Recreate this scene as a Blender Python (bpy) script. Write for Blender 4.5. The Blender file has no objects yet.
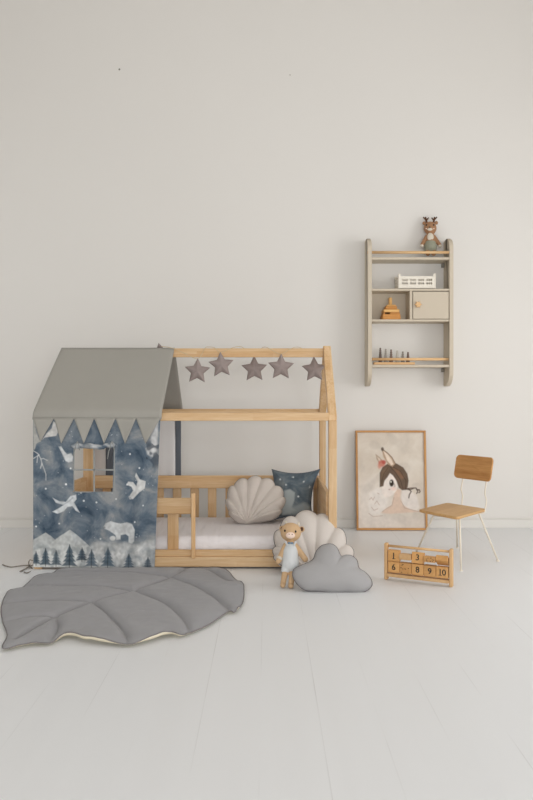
import bpy, bmesh, math, random
import numpy as np
from mathutils import Vector, Matrix, noise
random.seed(7)
S = bpy.context.scene
COL = S.collection
F, CX, HY, EYE = 742.0, 266.5, 389.0, 0.995      # focal length in px, vanishing point, eye height

# ------------------------------------------------------------------ helpers
def P(x, y, Y):                       # photo pixel at depth Y -> world point
    return Vector(((x - CX) / F * Y, Y, EYE - (y - HY) / F * Y))
def ray_plane(x, y, p0, n):
    d = Vector(((x - CX) / F, 1.0, -(y - HY) / F)); o = Vector((0, 0, EYE))
    return o + d * ((p0 - o).dot(n) / d.dot(n))
def floor_pt(x, y, z=0.0):
    Y = (EYE - z) * F / (y - HY)
    return Vector(((x - CX) / F * Y, Y, z))

def thing(name, label, cat, loc=(0, 0, 0), group=None):
    o = bpy.data.objects.new(name, None); COL.objects.link(o)
    o.location = loc; o.empty_display_size = .05
    o['label'] = label; o['category'] = cat
    if group: o['group'] = group
    return o
def worldloc(o):
    v = Vector((0, 0, 0))
    while o is not None:
        v += o.location; o = o.parent
    return v
def obj(name, bm, mat, parent=None, smooth=False, loc=None, kind=None, label=None, mods=None):
    bmesh.ops.recalc_face_normals(bm, faces=bm.faces[:]) if smooth != 'keep' else None
    me = bpy.data.meshes.new(name)
    off = worldloc(parent) if parent is not None else (Vector(loc) if loc is not None else Vector((0, 0, 0)))
    bmesh.ops.translate(bm, verts=bm.verts[:], vec=-off)
    bm.to_mesh(me); bm.free()
    for m in (mat if isinstance(mat, (list, tuple)) else [mat]): me.materials.append(m)
    if smooth:
        for p in me.polygons: p.use_smooth = True
    o = bpy.data.objects.new(name, me); COL.objects.link(o)
    if parent is not None: o.parent = parent
    elif loc is not None: o.location = loc
    if kind: o['kind'] = kind
    if label: o['label'] = label
    return o
def tag(o, label, cat, group=None):
    o['label'] = label; o['category'] = cat
    if group: o['group'] = group
    return o
def bx(bm, x0, x1, y0, y1, z0, z1, bev=0.0, seg=1):
    r = bmesh.ops.create_cube(bm, size=1.0); vs = r['verts']
    for v in vs:
        v.co = Vector((x0 + (v.co.x + .5) * (x1 - x0), y0 + (v.co.y + .5) * (y1 - y0), z0 + (v.co.z + .5) * (z1 - z0)))
    if bev > 0:
        es = list({e for v in vs for e in v.link_edges})
        bmesh.ops.bevel(bm, geom=es, offset=bev, segments=seg, affect='EDGES', profile=.5)
def box(x0, x1, y0, y1, z0, z1, bev=0.003, seg=1):
    bm = bmesh.new(); bx(bm, x0, x1, y0, y1, z0, z1, bev, seg); return bm
def beam(p0, p1, side, w, h, bev=.003, bm=None):
    """board from p0 to p1; `side` = direction of the width w; h = the other size"""
    bm2 = bmesh.new()
    p0 = Vector(p0); p1 = Vector(p1); d = p1 - p0; L = d.length; d.normalize()
    s = Vector(side); s = (s - d * s.dot(d)).normalized(); t = d.cross(s)
    bx(bm2, -w/2, w/2, -h/2, h/2, 0, L, bev)
    for v in bm2.verts:
        v.co = p0 + s * v.co.x + t * v.co.y + d * v.co.z
    if bm is None: return bm2
    me = bpy.data.meshes.new('t'); bm2.to_mesh(me); bm.from_mesh(me); bpy.data.meshes.remove(me); bm2.free()
    return bm
def tube(bm, pts, r, n=8, closed=False, cap=True):
    pts = [Vector(p) for p in pts]; m = len(pts)
    rr = r if isinstance(r, (list, tuple)) else [r] * m
    rings = []; nrm = None
    for i in range(m):
        a = pts[(i - 1) % m] if (closed or i > 0) else pts[i]
        b = pts[(i + 1) % m] if (closed or i < m - 1) else pts[i]
        t = (b - a)
        t = t.normalized() if t.length > 1e-9 else Vector((0, 0, 1))
        if nrm is None:
            nrm = t.orthogonal().normalized()
        nrm = (nrm - t * nrm.dot(t)); nrm = nrm.normalized() if nrm.length > 1e-6 else t.orthogonal().normalized()
        bn = t.cross(nrm)
        rings.append([bm.verts.new(pts[i] + (nrm * math.cos(2*math.pi*k/n) + bn * math.sin(2*math.pi*k/n)) * rr[i]) for k in range(n)])
    for i in range(m if closed else m - 1):
        A, B = rings[i], rings[(i + 1) % m]
        for k in range(n):
            bm.faces.new((A[k], A[(k+1) % n], B[(k+1) % n], B[k]))
    if not closed and cap:
        bm.faces.new(rings[0][::-1]); bm.faces.new(rings[-1])
    return bm
def lathe(prof, c, n=20, axis='Z'):
    bm = bmesh.new(); rings = []
    for r, z in prof:
        rings.append([bm.verts.new((c[0] + r*math.cos(2*math.pi*k/n), c[1] + r*math.sin(2*math.pi*k/n), c[2] + z)) for k in range(n)])
    for A, B in zip(rings, rings[1:]):
        for k in range(n): bm.faces.new((A[k], A[(k+1) % n], B[(k+1) % n], B[k]))
    bm.faces.new(rings[0][::-1]); bm.faces.new(rings[-1])
    if axis == 'Y':
        for v in bm.verts:
            d = v.co - Vector(c); v.co = Vector(c) + Vector((d.x, d.z, -d.y))
    return bm
def ball(bm, c, r, M=None, u=14, v=10):
    rs = r if isinstance(r, (list, tuple)) else (r, r, r)
    m = Matrix.Diagonal((*rs, 1)); rot = M.to_4x4() if M is not None else Matrix.Identity(4)
    bmesh.ops.create_uvsphere(bm, u_segments=u, v_segments=v, radius=1, matrix=Matrix.Translation(c) @ rot @ m)
def capsule(bm, p0, p1, r0, r1, n=9):
    p0 = Vector(p0); p1 = Vector(p1)
    for i in range(n):
        t = i / (n - 1); ball(bm, p0.lerp(p1, t), r0 + (r1 - r0) * t)
def catmull(pts, n, closed=True):
    pts = [Vector(p) for p in pts]; m = len(pts); out = []
    for i in range(m if closed else m - 1):
        g = lambda k: pts[k % m] if closed else pts[max(0, min(m - 1, k))]
        a, b, c, d = g(i-1), g(i), g(i+1), g(i+2)
        for k in range(n):
            t = k / n
            out.append(.5 * ((2*b) + (c - a)*t + (2*a - 5*b + 4*c - d)*t*t + (3*b - a - 3*c + d)*t**3))
    if not closed: out.append(pts[-1])
    return out
def remesh(o, vox, smooth=6):
    m = o.modifiers.new('Remesh', 'REMESH'); m.mode = 'VOXEL'; m.voxel_size = vox; m.use_smooth_shade = True
    s = o.modifiers.new('Smooth', 'SMOOTH'); s.iterations = smooth; s.factor = .5
def solidify(o, t, off=0.0):
    m = o.modifiers.new('Solidify', 'SOLIDIFY'); m.thickness = t; m.offset = off

# ------------------------------------------------------------------ materials
def lin(c): c /= 255.0; return c / 12.92 if c <= .04045 else ((c + .055) / 1.055) ** 2.4
def RGB(r, g, b, k=1.25): return tuple(min(.92, lin(v) * k) for v in (r, g, b)) + (1.0,)
def newmat(name):
    m = bpy.data.materials.new(name); m.use_nodes = True
    nt = m.node_tree; b = nt.nodes['Principled BSDF']; return m, nt, b
def nd(nt, t, **kw):
    n = nt.nodes.new(t)
    for k, v in kw.items(): setattr(n, k, v)
    return n
def add_bump(nt, b, height, strength, dist=.002):
    bp = nd(nt, 'ShaderNodeBump'); bp.inputs['Strength'].default_value = strength; bp.inputs['Distance'].default_value = dist
    nt.links.new(height, bp.inputs['Height']); nt.links.new(bp.outputs[0], b.inputs['Normal'])
def plain(name, c, rough=.6, var=.05, scale=12, bump=0.0, bscale=80, sheen=0.0, metal=0.0, spec=.35):
    m, nt, b = newmat(name)
    tc = nd(nt, 'ShaderNodeTexCoord'); ns = nd(nt, 'ShaderNodeTexNoise'); ns.inputs['Scale'].default_value = scale
    ns.inputs['Detail'].default_value = 4
    nt.links.new(tc.outputs['Object'], ns.inputs['Vector'])
    mx = nd(nt, 'ShaderNodeMix', data_type='RGBA')
    mx.inputs['A'].default_value = tuple(v * (1 - var) for v in c[:3]) + (1,)
    mx.inputs['B'].default_value = tuple(min(.95, v * (1 + var)) for v in c[:3]) + (1,)
    nt.links.new(ns.outputs['Fac'], mx.inputs['Factor']); nt.links.new(mx.outputs['Result'], b.inputs['Base Color'])
    b.inputs['Roughness'].default_value = rough; b.inputs['Metallic'].default_value = metal
    b.inputs['Specular IOR Level'].default_value = spec
    if sheen: b.inputs['Sheen Weight'].default_value = sheen
    if bump:
        n2 = nd(nt, 'ShaderNodeTexNoise'); n2.inputs['Scale'].default_value = bscale; n2.inputs['Detail'].default_value = 3
        nt.links.new(tc.outputs['Object'], n2.inputs['Vector']); add_bump(nt, b, n2.outputs['Fac'], bump)
    return m
def wood(name, light, dark, axis='X', rough=.5, scale=9.0, rot=None, lam=False):
    m, nt, b = newmat(name)
    tc = nd(nt, 'ShaderNodeTexCoord'); mp = nd(nt, 'ShaderNodeMapping'); oi = nd(nt, 'ShaderNodeObjectInfo')
    sc = {'X': (.08, 1, 1), 'Y': (1, .08, 1), 'Z': (1, 1, .08)}[axis]
    mp.inputs['Scale'].default_value = sc
    if rot is not None:
        mp.vector_type = 'TEXTURE'; mp.inputs['Scale'].default_value = tuple(1/v for v in sc); mp.inputs['Rotation'].default_value = (0, 0, rot)
    nt.links.new(tc.outputs['Object'], mp.inputs['Vector'])
    cm = nd(nt, 'ShaderNodeVectorMath', operation='SCALE'); cm.inputs[0].default_value = (9, 7, 5)
    nt.links.new(oi.outputs['Random'], cm.inputs['Scale'])
    ad = nd(nt, 'ShaderNodeVectorMath', operation='ADD'); nt.links.new(mp.outputs[0], ad.inputs[0]); nt.links.new(cm.outputs[0], ad.inputs[1])
    n1 = nd(nt, 'ShaderNodeTexNoise'); n1.inputs['Scale'].default_value = scale * 2; n1.inputs['Detail'].default_value = 3; n1.inputs['Distortion'].default_value = .4
    n2 = nd(nt, 'ShaderNodeTexNoise'); n2.inputs['Scale'].default_value = scale * 14; n2.inputs['Detail'].default_value = 4; n2.inputs['Distortion'].default_value = .2
    for n in (n1, n2): nt.links.new(ad.outputs[0], n.inputs['Vector'])
    mt = nd(nt, 'ShaderNodeMath', operation='MULTIPLY_ADD'); mt.inputs[1].default_value = .55
    sb = nd(nt, 'ShaderNodeMath', operation='MULTIPLY'); sb.inputs[1].default_value = .45
    nt.links.new(n2.outputs['Fac'], sb.inputs[0]); nt.links.new(n1.outputs['Fac'], mt.inputs[0]); nt.links.new(sb.outputs[0], mt.inputs[2])
    rp = nd(nt, 'ShaderNodeValToRGB'); rp.color_ramp.elements[0].position = .3; rp.color_ramp.elements[1].position = .68
    rp.color_ramp.elements[0].color = dark; rp.color_ramp.elements[1].color = light
    nt.links.new(mt.outputs[0], rp.inputs['Fac'])
    hv = nd(nt, 'ShaderNodeHueSaturation')
    mr = nd(nt, 'ShaderNodeMapRange'); mr.inputs['To Min'].default_value = .88; mr.inputs['To Max'].default_value = 1.08
    nt.links.new(oi.outputs['Random'], mr.inputs['Value']); nt.links.new(mr.outputs[0], hv.inputs['Value'])
    if lam:
        sn = nd(nt, 'ShaderNodeVectorMath', operation='SNAP'); inc = {'X': (.46, .06, .028), 'Y': (.06, .46, .028), 'Z': (.024, .06, .5)}[axis]
        sn.inputs[1].default_value = inc
        a2 = nd(nt, 'ShaderNodeVectorMath', operation='ADD'); nt.links.new(tc.outputs['Object'], a2.inputs[0]); nt.links.new(cm.outputs[0], a2.inputs[1])
        nt.links.new(a2.outputs[0], sn.inputs[0])
        wn = nd(nt, 'ShaderNodeTexWhiteNoise'); nt.links.new(sn.outputs[0], wn.inputs['Vector'])
        m2 = nd(nt, 'ShaderNodeMix', data_type='RGBA', blend_type='MULTIPLY'); m2.inputs['B'].default_value = (.86, .74, .60, 1)
        m3 = nd(nt, 'ShaderNodeMapRange'); m3.inputs['From Min'].default_value = .45; m3.inputs['To Max'].default_value = .7
        nt.links.new(wn.outputs['Value'], m3.inputs['Value']); nt.links.new(m3.outputs[0], m2.inputs['Factor'])
        nt.links.new(rp.outputs[0], m2.inputs['A']); nt.links.new(m2.outputs['Result'], hv.inputs['Color'])
    else: nt.links.new(rp.outputs[0], hv.inputs['Color'])
    nt.links.new(hv.outputs[0], b.inputs['Base Color'])
    b.inputs['Roughness'].default_value = rough; b.inputs['Specular IOR Level'].default_value = .3
    add_bump(nt, b, n2.outputs['Fac'], .15, .001)
    return m
def painted(name, stops, scale, rough=.85, det=6):
    """watercolour cloth / paper: noise background, with motifs stored as a colour attribute 'Col' whose alpha is the mask"""
    m, nt, b = newmat(name)
    tc = nd(nt, 'ShaderNodeTexCoord'); ns = nd(nt, 'ShaderNodeTexNoise'); ns.inputs['Scale'].default_value = scale
    ns.inputs['Detail'].default_value = det; ns.inputs['Roughness'].default_value = .62; ns.inputs['Distortion'].default_value = .5
    nt.links.new(tc.outputs['Object'], ns.inputs['Vector'])
    rp = nd(nt, 'ShaderNodeValToRGB'); els = rp.color_ramp.elements
    while len(els) < len(stops): els.new(.5)
    for e, (p, c) in zip(els, stops): e.position = p; e.color = c
    nt.links.new(ns.outputs['Fac'], rp.inputs['Fac'])
    at = nd(nt, 'ShaderNodeAttribute'); at.attribute_name = 'Col'
    mx = nd(nt, 'ShaderNodeMix', data_type='RGBA')
    nt.links.new(at.outputs['Alpha'], mx.inputs['Factor']); nt.links.new(rp.outputs[0], mx.inputs['A']); nt.links.new(at.outputs['Color'], mx.inputs['B'])
    nt.links.new(mx.outputs['Result'], b.inputs['Base Color'])
    b.inputs['Roughness'].default_value = rough; b.inputs['Specular IOR Level'].default_value = .15
    return m

PINE_L, PINE_D = RGB(215, 187, 150, 1.21), RGB(193, 155, 110, 1.21)
pine = {a: wood('pine_' + a, PINE_L, PINE_D, a, lam=True) for a in 'XYZ'}
OAK_L, OAK_D = RGB(196, 150, 96, 1.2), RGB(160, 110, 62, 1.2)
oak = {a: wood('oak_' + a, OAK_L, OAK_D, a) for a in 'XYZ'}
beech = {a: wood('beech_' + a, RGB(214, 179, 134), RGB(190, 149, 103), a) for a in 'XYZ'}
tilewood = wood('tile_wood', RGB(206, 160, 104), RGB(184, 134, 80), 'X')
wall_m = plain('wall_paint', (.805, .778, .738, 1), .85, .012, 1.2, .08, 40, spec=.15)
trim_m = plain('trim_paint', (.80, .778, .735, 1), .5, .01, 3)
sheet_m = None
shelf_m = plain('shelf_lacquer', RGB(198, 186, 167, 1.13), .5, .012, 4)
cream_m = plain('cream_cloth', RGB(226, 216, 192, 1.2), .9, .04, 30)
roof_m = plain('roof_cotton', RGB(152, 149, 142, 1.25), .9, .035, 5, .12, 220, sheen=.1, spec=.15)
rug_m = plain('rug_cotton', RGB(148, 147, 149, 1.15), .9, .05, 14, .25, 60, sheen=.15, spec=.15)
pipe_m = plain('dark_piping', RGB(108, 104, 104, 1.2), .9)
star_m = plain('star_cloth', RGB(144, 132, 128, 1.22), .9, .06, 40, .2, 120, spec=.15)
cloudg_m = plain('cloud_cloth', RGB(162, 160, 160, 1.14), .92, .03, 30, .2, 90, sheen=.1, spec=.15)
shellb_m = plain('shell_cloth_beige', RGB(196, 187, 179, 1.2), .92, .03, 25, .2, 90, spec=.15)
shellw_m = plain('shell_cloth_cream', RGB(204, 196, 189, 1.16), .92, .03, 25, .2, 90, spec=.15)
string_m = plain('string', RGB(190, 172, 140), .9)
cord_m = plain('grey_cord', RGB(122, 116, 108), .9)
metal_m = plain('cream_metal', RGB(222, 213, 198, 1.15), .4, .01)
bracket_m = plain('bracket_metal', RGB(120, 116, 108), .4, .02, metal=.4)
black_m = plain('black_ink', (.02, .02, .02, 1), .6)
white_plastic = plain('white_plastic', RGB(224, 217, 204, 1.15), .45, .01)
navy_hem = plain('navy_hem', RGB(92, 97, 104), .9, .1, 30)
white_cloth = plain('white_lining', RGB(216, 214, 213, 1.2), .9, .03, 10, spec=.15)
barcloth = plain('bar_tape', RGB(146, 148, 146, 1.2), .9)
knob_m = beech['Z']

# floor: white painted boards running away from the camera
def floor_mat():
    m, nt, b = newmat('floor_paint')
    tc = nd(nt, 'ShaderNodeTexCoord'); sp = nd(nt, 'ShaderNodeSeparateXYZ'); nt.links.new(tc.outputs['Object'], sp.inputs[0])
    W = .179
    a = nd(nt, 'ShaderNodeMath', operation='ADD'); a.inputs[1].default_value = 20*W - .16 + W/2
    d = nd(nt, 'ShaderNodeMath', operation='DIVIDE'); d.inputs[1].default_value = W
    f = nd(nt, 'ShaderNodeMath', operation='FRACT'); s = nd(nt, 'ShaderNodeMath', operation='SUBTRACT'); s.inputs[1].default_value = .5
    ab = nd(nt, 'ShaderNodeMath', operation='ABSOLUTE'); lt = nd(nt, 'ShaderNodeMapRange')
    lt.inputs['From Min'].default_value = .004; lt.inputs['From Max'].default_value = .014; lt.inputs['To Min'].default_value = 1; lt.inputs['To Max'].default_value = 0
    nt.links.new(sp.outputs['X'], a.inputs[0]); nt.links.new(a.outputs[0], d.inputs[0]); nt.links.new(d.outputs[0], f.inputs[0])
    nt.links.new(f.outputs[0], s.inputs[0]); nt.links.new(s.outputs[0], ab.inputs[0]); nt.links.new(ab.outputs[0], lt.inputs['Value'])
    mp = nd(nt, 'ShaderNodeMapping'); mp.inputs['Scale'].default_value = (6, .9, 1); nt.links.new(tc.outputs['Object'], mp.inputs[0])
    ns = nd(nt, 'ShaderNodeTexNoise'); ns.inputs['Scale'].default_value = 1.4; ns.inputs['Detail'].default_value = 4; nt.links.new(mp.outputs[0], ns.inputs['Vector'])
    nr = nd(nt, 'ShaderNodeMapRange'); nr.inputs['From Min'].default_value = .46; nr.inputs['From Max'].default_value = .72; nr.inputs['To Max'].default_value = .34
    nt.links.new(ns.outputs['Fac'], nr.inputs['Value'])
    mu = nd(nt, 'ShaderNodeMath', operation='MULTIPLY'); nt.links.new(lt.outputs[0], mu.inputs[0]); nt.links.new(nr.outputs[0], mu.inputs[1])
    mp2 = nd(nt, 'ShaderNodeMapping'); mp2.inputs['Scale'].default_value = (9, .5, 1); nt.links.new(tc.outputs['Object'], mp2.inputs[0])
    n2 = nd(nt, 'ShaderNodeTexNoise'); n2.inputs['Scale'].default_value = 1.5; n2.inputs['Detail'].default_value = 5; nt.links.new(mp2.outputs[0], n2.inputs['Vector'])
    base = nd(nt, 'ShaderNodeMix', data_type='RGBA'); base.inputs['A'].default_value = (.83, .838, .845, 1); base.inputs['B'].default_value = (.862, .87, .878, 1)
    nt.links.new(n2.outputs['Fac'], base.inputs['Factor'])
    mx = nd(nt, 'ShaderNodeMix', data_type='RGBA'); mx.inputs['B'].default_value = (.36, .35, .34, 1)
    nt.links.new(base.outputs['Result'], mx.inputs['A']); nt.links.new(mu.outputs[0], mx.inputs['Factor'])
    nt.links.new(mx.outputs['Result'], b.inputs['Base Color'])
    rr = nd(nt, 'ShaderNodeMapRange'); rr.inputs['To Min'].default_value = .38; rr.inputs['To Max'].default_value = .52
    nt.links.new(n2.outputs['Fac'], rr.inputs['Value']); nt.links.new(rr.outputs[0], b.inputs['Roughness'])
    add_bump(nt, b, n2.outputs['Fac'], .06, .002)
    return m
floor_m = floor_mat()

# ------------------------------------------------------------------ the room
WY = 5.33; X0, X1 = -3.1, 3.1; YB = -2.6; ZC = 4.3
def struct(name, bm, m, parent=None, **k):
    o = obj(name, bm, m, parent, **k)
    if parent is None: o['kind'] = 'structure'
    return o
struct('floor', box(X0, X1, YB, WY, -.1, 0, 0), floor_m)
struct('wall_back', box(X0 - .1, X1 + .1, WY, WY + .12, -.1, ZC + .1, 0), wall_m)
LW = (3.3, 4.9, .3, 2.3)  # opening for an added window, gives weak fill behind the canopy
bm = bmesh.new()
bx(bm, X0 - .12, X0, YB, LW[0], -.1, ZC + .1); bx(bm, X0 - .12, X0, LW[1], WY, -.1, ZC + .1)
bx(bm, X0 - .12, X0, LW[0], LW[1], -.1, LW[2]); bx(bm, X0 - .12, X0, LW[0], LW[1], LW[3], ZC + .1)
struct('wall_left', bm, wall_m)
FW = (-1.2, 2.4, .35, 2.25)  # opening for an added window behind the camera, for frontal fill
bm = bmesh.new()
bx(bm, X0 - .1, FW[0], YB - .12, YB, -.1, ZC + .1); bx(bm, FW[1], X1 + .1, YB - .12, YB, -.1, ZC + .1)
bx(bm, FW[0], FW[1], YB - .12, YB, -.1, FW[2]); bx(bm, FW[0], FW[1], YB - .12, YB, FW[3], ZC + .1)
struct('wall_front', bm, wall_m)
struct('ceiling', box(X0, X1, YB, WY, ZC, ZC + .1, 0), wall_m)
WINS = [(.0, 1.6), (2.4, 4.0)]; WZ0, WZ1 = .3, 2.5
bm = bmesh.new()
ys = [YB, WINS[0][0], WINS[0][1], WINS[1][0], WINS[1][1], WY]
for a, b_ in ((0, 1), (2, 3), (4, 5)): bx(bm, X1, X1 + .12, ys[a], ys[b_], -.1, ZC + .1)
for a, b_ in WINS:
    bx(bm, X1, X1 + .12, a, b_, -.1, WZ0); bx(bm, X1, X1 + .12, a, b_, WZ1, ZC + .1)
struct('wall_right', bm, wall_m)
glass_m, nt, b = newmat('window_glass'); b.inputs['Transmission Weight'].default_value = 1; b.inputs['Roughness'].default_value = .02; b.inputs['IOR'].default_value = 1.1
for i, (a, b_) in enumerate(WINS):
    bm = bmesh.new(); X = X1 + .07
    for y0, y1, z0, z1 in ((a, a+.06, WZ0, WZ1), (b_-.06, b_, WZ0, WZ1), (a+.06, b_-.06, WZ0, WZ0+.06), (a+.06, b_-.06, WZ1-.06, WZ1), ((a+b_)/2-.03, (a+b_)/2+.03, WZ0+.06, WZ1-.06)):
        bx(bm, X, X + .05, y0, y1, z0, z1, .004)
    w = struct('window_%d' % (i + 1), bm, trim_m)
    obj('window_pane', box(X + .02, X + .026, a + .05, b_ - .05, WZ0 + .05, WZ1 - .05, 0), glass_m, w)
bm = bmesh.new(); Y = YB - .1
for x0, x1, z0, z1 in ((FW[0], FW[0]+.06, FW[2], FW[3]), (FW[1]-.06, FW[1], FW[2], FW[3]), (FW[0]+.06, FW[1]-.06, FW[2], FW[2]+.06), (FW[0]+.06, FW[1]-.06, FW[3]-.06, FW[3]), (.57, .63, FW[2]+.06, FW[3]-.06)):
    bx(bm, x0, x1, Y, Y + .05, z0, z1, .004)
w = struct('window_3', bm, trim_m)  # made-up unseen window, built around the rear fill lamp
obj('window_pane', box(FW[0] + .05, FW[1] - .05, Y + .02, Y + .026, FW[2] + .05, FW[3] - .05, 0), glass_m, w)
bm = bmesh.new(); X = X0 - .1
for y0, y1, z0, z1 in ((LW[0], LW[0]+.06, LW[2], LW[3]), (LW[1]-.06, LW[1], LW[2], LW[3]), (LW[0]+.06, LW[1]-.06, LW[2], LW[2]+.06), (LW[0]+.06, LW[1]-.06, LW[3]-.06, LW[3])):
    bx(bm, X, X + .05, y0, y1, z0, z1, .004)
w = struct('window_4', bm, trim_m)  # made-up unseen window, holds the left fill lamp
obj('window_pane', box(X + .02, X + .026, LW[0] + .05, LW[1] - .05, LW[2] + .05, LW[3] - .05, 0), glass_m, w)
SKH = .068
bm = bmesh.new(); bx(bm, X0, X1, WY - .016, WY, 0, SKH - .008, .002); bx(bm, X0, X1, WY - .012, WY, SKH - .008, SKH, .003)
struct('baseboard_back', bm, trim_m)
struct('baseboard_left', box(X0, X0 + .016, YB, WY - .016, 0, SKH, .003), trim_m)
struct('baseboard_right', box(X1 - .016, X1, YB, WY - .016, 0, SKH, .003), trim_m)

# ------------------------------------------------------------------ house bed
YF, YK = 4.10, 4.90; XL, XR = -1.285, .389; T = .045
bed = thing('house_bed', 'pale pine house-shaped child bed frame with open roof beams', 'bed', ((XL+XR)/2, (YF+YK)/2, 0))
ZP = .82
XLK = -1.2                                             # the rear left corner
for X, Y, w_ in ((XL, YF, T), (XR - T, YF, T), (XLK, YK - T, .066), (XR - .042, YK - T, .042)):
    obj('post', box(X, X + w_, Y, Y + T, 0, ZP), pine['Z'], bed)
ZA = 1.262; YM = 4.5
for X in (XL + .022, XR - .023):
    for Y0, s in ((YF + .026, 1), (YK - .026, -1)):
        # rafter: sloping board, plumb cut at ridge and level cut on the post
        bm = bmesh.new(); sec = .027
        yo = YF if s == 1 else YK
        ZA = 1.254 if X > 0 else 1.226
        prof = [(yo, ZP), (yo + s*.058, ZP), (YM, ZA - .075), (YM, ZA), (YM - s*.012, ZA + .002), (yo, ZP + .03)]
        sk = lambda y: X + ((y - YF) * .106 if X < 0 else 0)
        L = [bm.verts.new((sk(y) - .0225, y, z)) for y, z in prof]; R = [bm.verts.new((sk(y) + .0225, y, z)) for y, z in prof]
        bm.faces.new(L); bm.faces.new(R[::-1])
        for k in range(len(prof)): bm.faces.new((L[k], L[(k+1) % 6], R[(k+1) % 6], R[k]))
        bmesh.ops.bevel(bm, geom=bm.edges[:], offset=.002, segments=1, affect='EDGES')
        obj('rafter', bm, pine['Z'], bed)
# ridge beam: five-sided section, its upper faces lie in the roof slopes
bm = bmesh.new(); prof = [(YM-.024, 1.188), (YM+.024, 1.188), (YM+.024, 1.211), (YM+.004, 1.2415), (YM-.004, 1.2415), (YM-.024, 1.211)]
L = [bm.verts.new((-1.196, y, z)) for y, z in prof]; R = [bm.verts.new((XR - .047, y, z)) for y, z in prof]
bm.faces.new(L); bm.faces.new(R[::-1])
for k in range(6): bm.faces.new((L[k], L[(k+1) % 6], R[(k+1) % 6], R[k]))
obj('ridge_beam', bm, pine['X'], bed)
for Y in (YF, YK - T):
    obj('top_beam', box(XL + T if Y < 4.5 else XLK + .067, XR - T, Y, Y + T, .819, .864), pine['X'], bed)
# base rails
zr0, zr1, zr2 = .0115, .066, .102
obj('bottom_rail', box(XL + T, XR - T, YF, YF + .024, zr0, zr1), pine['X'], bed)
obj('side_rail', box(XL + T, XR - T, YF + .012, YF + .036, zr1, zr2), pine['X'], bed)
obj('bottom_rail', box(XLK + .067, XR - T, YK - .024, YK, zr0, zr1), pine['X'], bed)
obj('bottom_rail', box(XR - .027, XR - .003, YF + T, YK - T, zr0, zr2), pine['Y'], bed)
obj('bottom_rail', beam((XL + .02, YF + T, (zr0 + zr2)/2), (XLK + .012, YK - T, (zr0 + zr2)/2), (1, 0, 0), .024, zr2 - zr0), pine['Y'], bed)
bm = bmesh.new()
for k in range(11):
    x = XL + .12 + k * .14; bx(bm, x, x + .07, YF + .04, YK - .05, .045, .06, .002)
obj('bed_slats', bm, pine['Y'], bed)
# back guard
zb = lambda y, Y: EYE - (y - HY) / F * Y
yb = YK - T + .004
obj('guard_rail', box(XLK + .067, XR - T, yb, yb + .022, zb(488.3, yb), zb(475.7, yb)), pine['X'], bed)
for k in range(-4, 10):
    xc = 159.2 + 17.6 * k
    if not 92 < xc < 322: continue
    x = (xc - CX) / F * 4.87
    obj('guard_slat', box(x - .028, x + .028, yb + .0225, yb + .036, zr1, zb(478, yb)), pine['Z'], bed)
# end guards
obj('end_board', box(XR - T - .012, XR - T + .01, YF + T, YK - T, .14, .42) , pine['Y'], bed)
obj('end_board', beam((XL + .03, YF + T, .28), (XLK + .012, YK - T, .28), (1, 0, 0), .022, .28), pine['Y'], bed)
# front barrier
xb0, xb1 = (191.3 - CX)/F*YF, (195.4 - CX)/F*YF
obj('guard_rail', box(XL + T, xb0, YF + .006, YF + .03, zb(514.3, YF), zb(498.4, YF)), pine['X'], bed)
for xa, xc in ((167.3, 178.3), (132, 143), (97, 108), (62, 73)):
    obj('guard_slat', box((xa-CX)/F*4.13, (xc-CX)/F*4.13, YF + .0365, YF + .05, zr1, zb(499.5, YF)), pine['Z'], bed)
obj('guard_post', box(xb0, xb1, YF - .012, YF + .011, zb(558.6, YF), zb(493.3, YF), .006, 2), pine['Z'], bed)

# mattress
def sheet():
    m, nt, b = newmat('sheet_cotton')
    tc = nd(nt, 'ShaderNodeTexCoord'); mp = nd(nt, 'ShaderNodeMapping'); mp.inputs['Rotation'].default_value = (0, 0, math.radians(28)); mp.inputs['Scale'].default_value = (1, .12, 1)
    nt.links.new(tc.outputs['Object'], mp.inputs[0])
    n = nd(nt, 'ShaderNodeTexNoise'); n.inputs['Scale'].default_value = 22; n.inputs['Detail'].default_value = 2; nt.links.new(mp.outputs[0], n.inputs['Vector'])
    b.inputs['Base Color'].default_value = RGB(222, 217, 217, 1.2); b.inputs['Roughness'].default_value = .9
    b.inputs['Specular IOR Level'].default_value = .15
    add_bump(nt, b, n.outputs['Fac'], .55, .02); return m
bm = box(-1.185, XR - .06, YF + .052, YK - T - .03, .061, .168, .046, 6)
tag(obj('mattress', bm, sheet(), smooth=True, loc=((XL+XR)/2, 4.5, .061)), 'mattress in white sheet lying inside the pine house bed', 'mattress')

# ------------------------------------------------------------------ painted motifs (numpy, photo-pixel coordinates)
def seg_dist(X, Y, pts, closed):
    d = np.full(X.shape, 1e9); n = len(pts)
    for i in range(n if closed else n - 1):
        ax, ay = pts[i]; bx_, by = pts[(i+1) % n]; vx, vy = bx_-ax, by-ay; L = vx*vx + vy*vy + 1e-12
        t = np.clip(((X-ax)*vx + (Y-ay)*vy) / L, 0, 1)
        d = np.minimum(d, np.hypot(X - ax - t*vx, Y - ay - t*vy))
    return d
def inside(X, Y, pts):
    r = np.zeros(X.shape, bool); n = len(pts)
    for i in range(n):
        ax, ay = pts[i]; bx_, by = pts[(i+1) % n]
        if ay == by: continue
        c = ((ay > Y) != (by > Y)) & (X < (bx_-ax) * (Y-ay) / (by-ay) + ax)
        r ^= c
    return r
def poly_mask(X, Y, pts, soft=.5):
    d = seg_dist(X, Y, pts, True); s = np.where(inside(X, Y, pts), d, -d)
    return np.clip(s / (2*soft) + .5, 0, 1)
def line_mask(X, Y, pts, w, soft=.5):
    return np.clip((w/2 - seg_dist(X, Y, pts, False)) / (2*soft) + .5, 0, 1)
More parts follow.
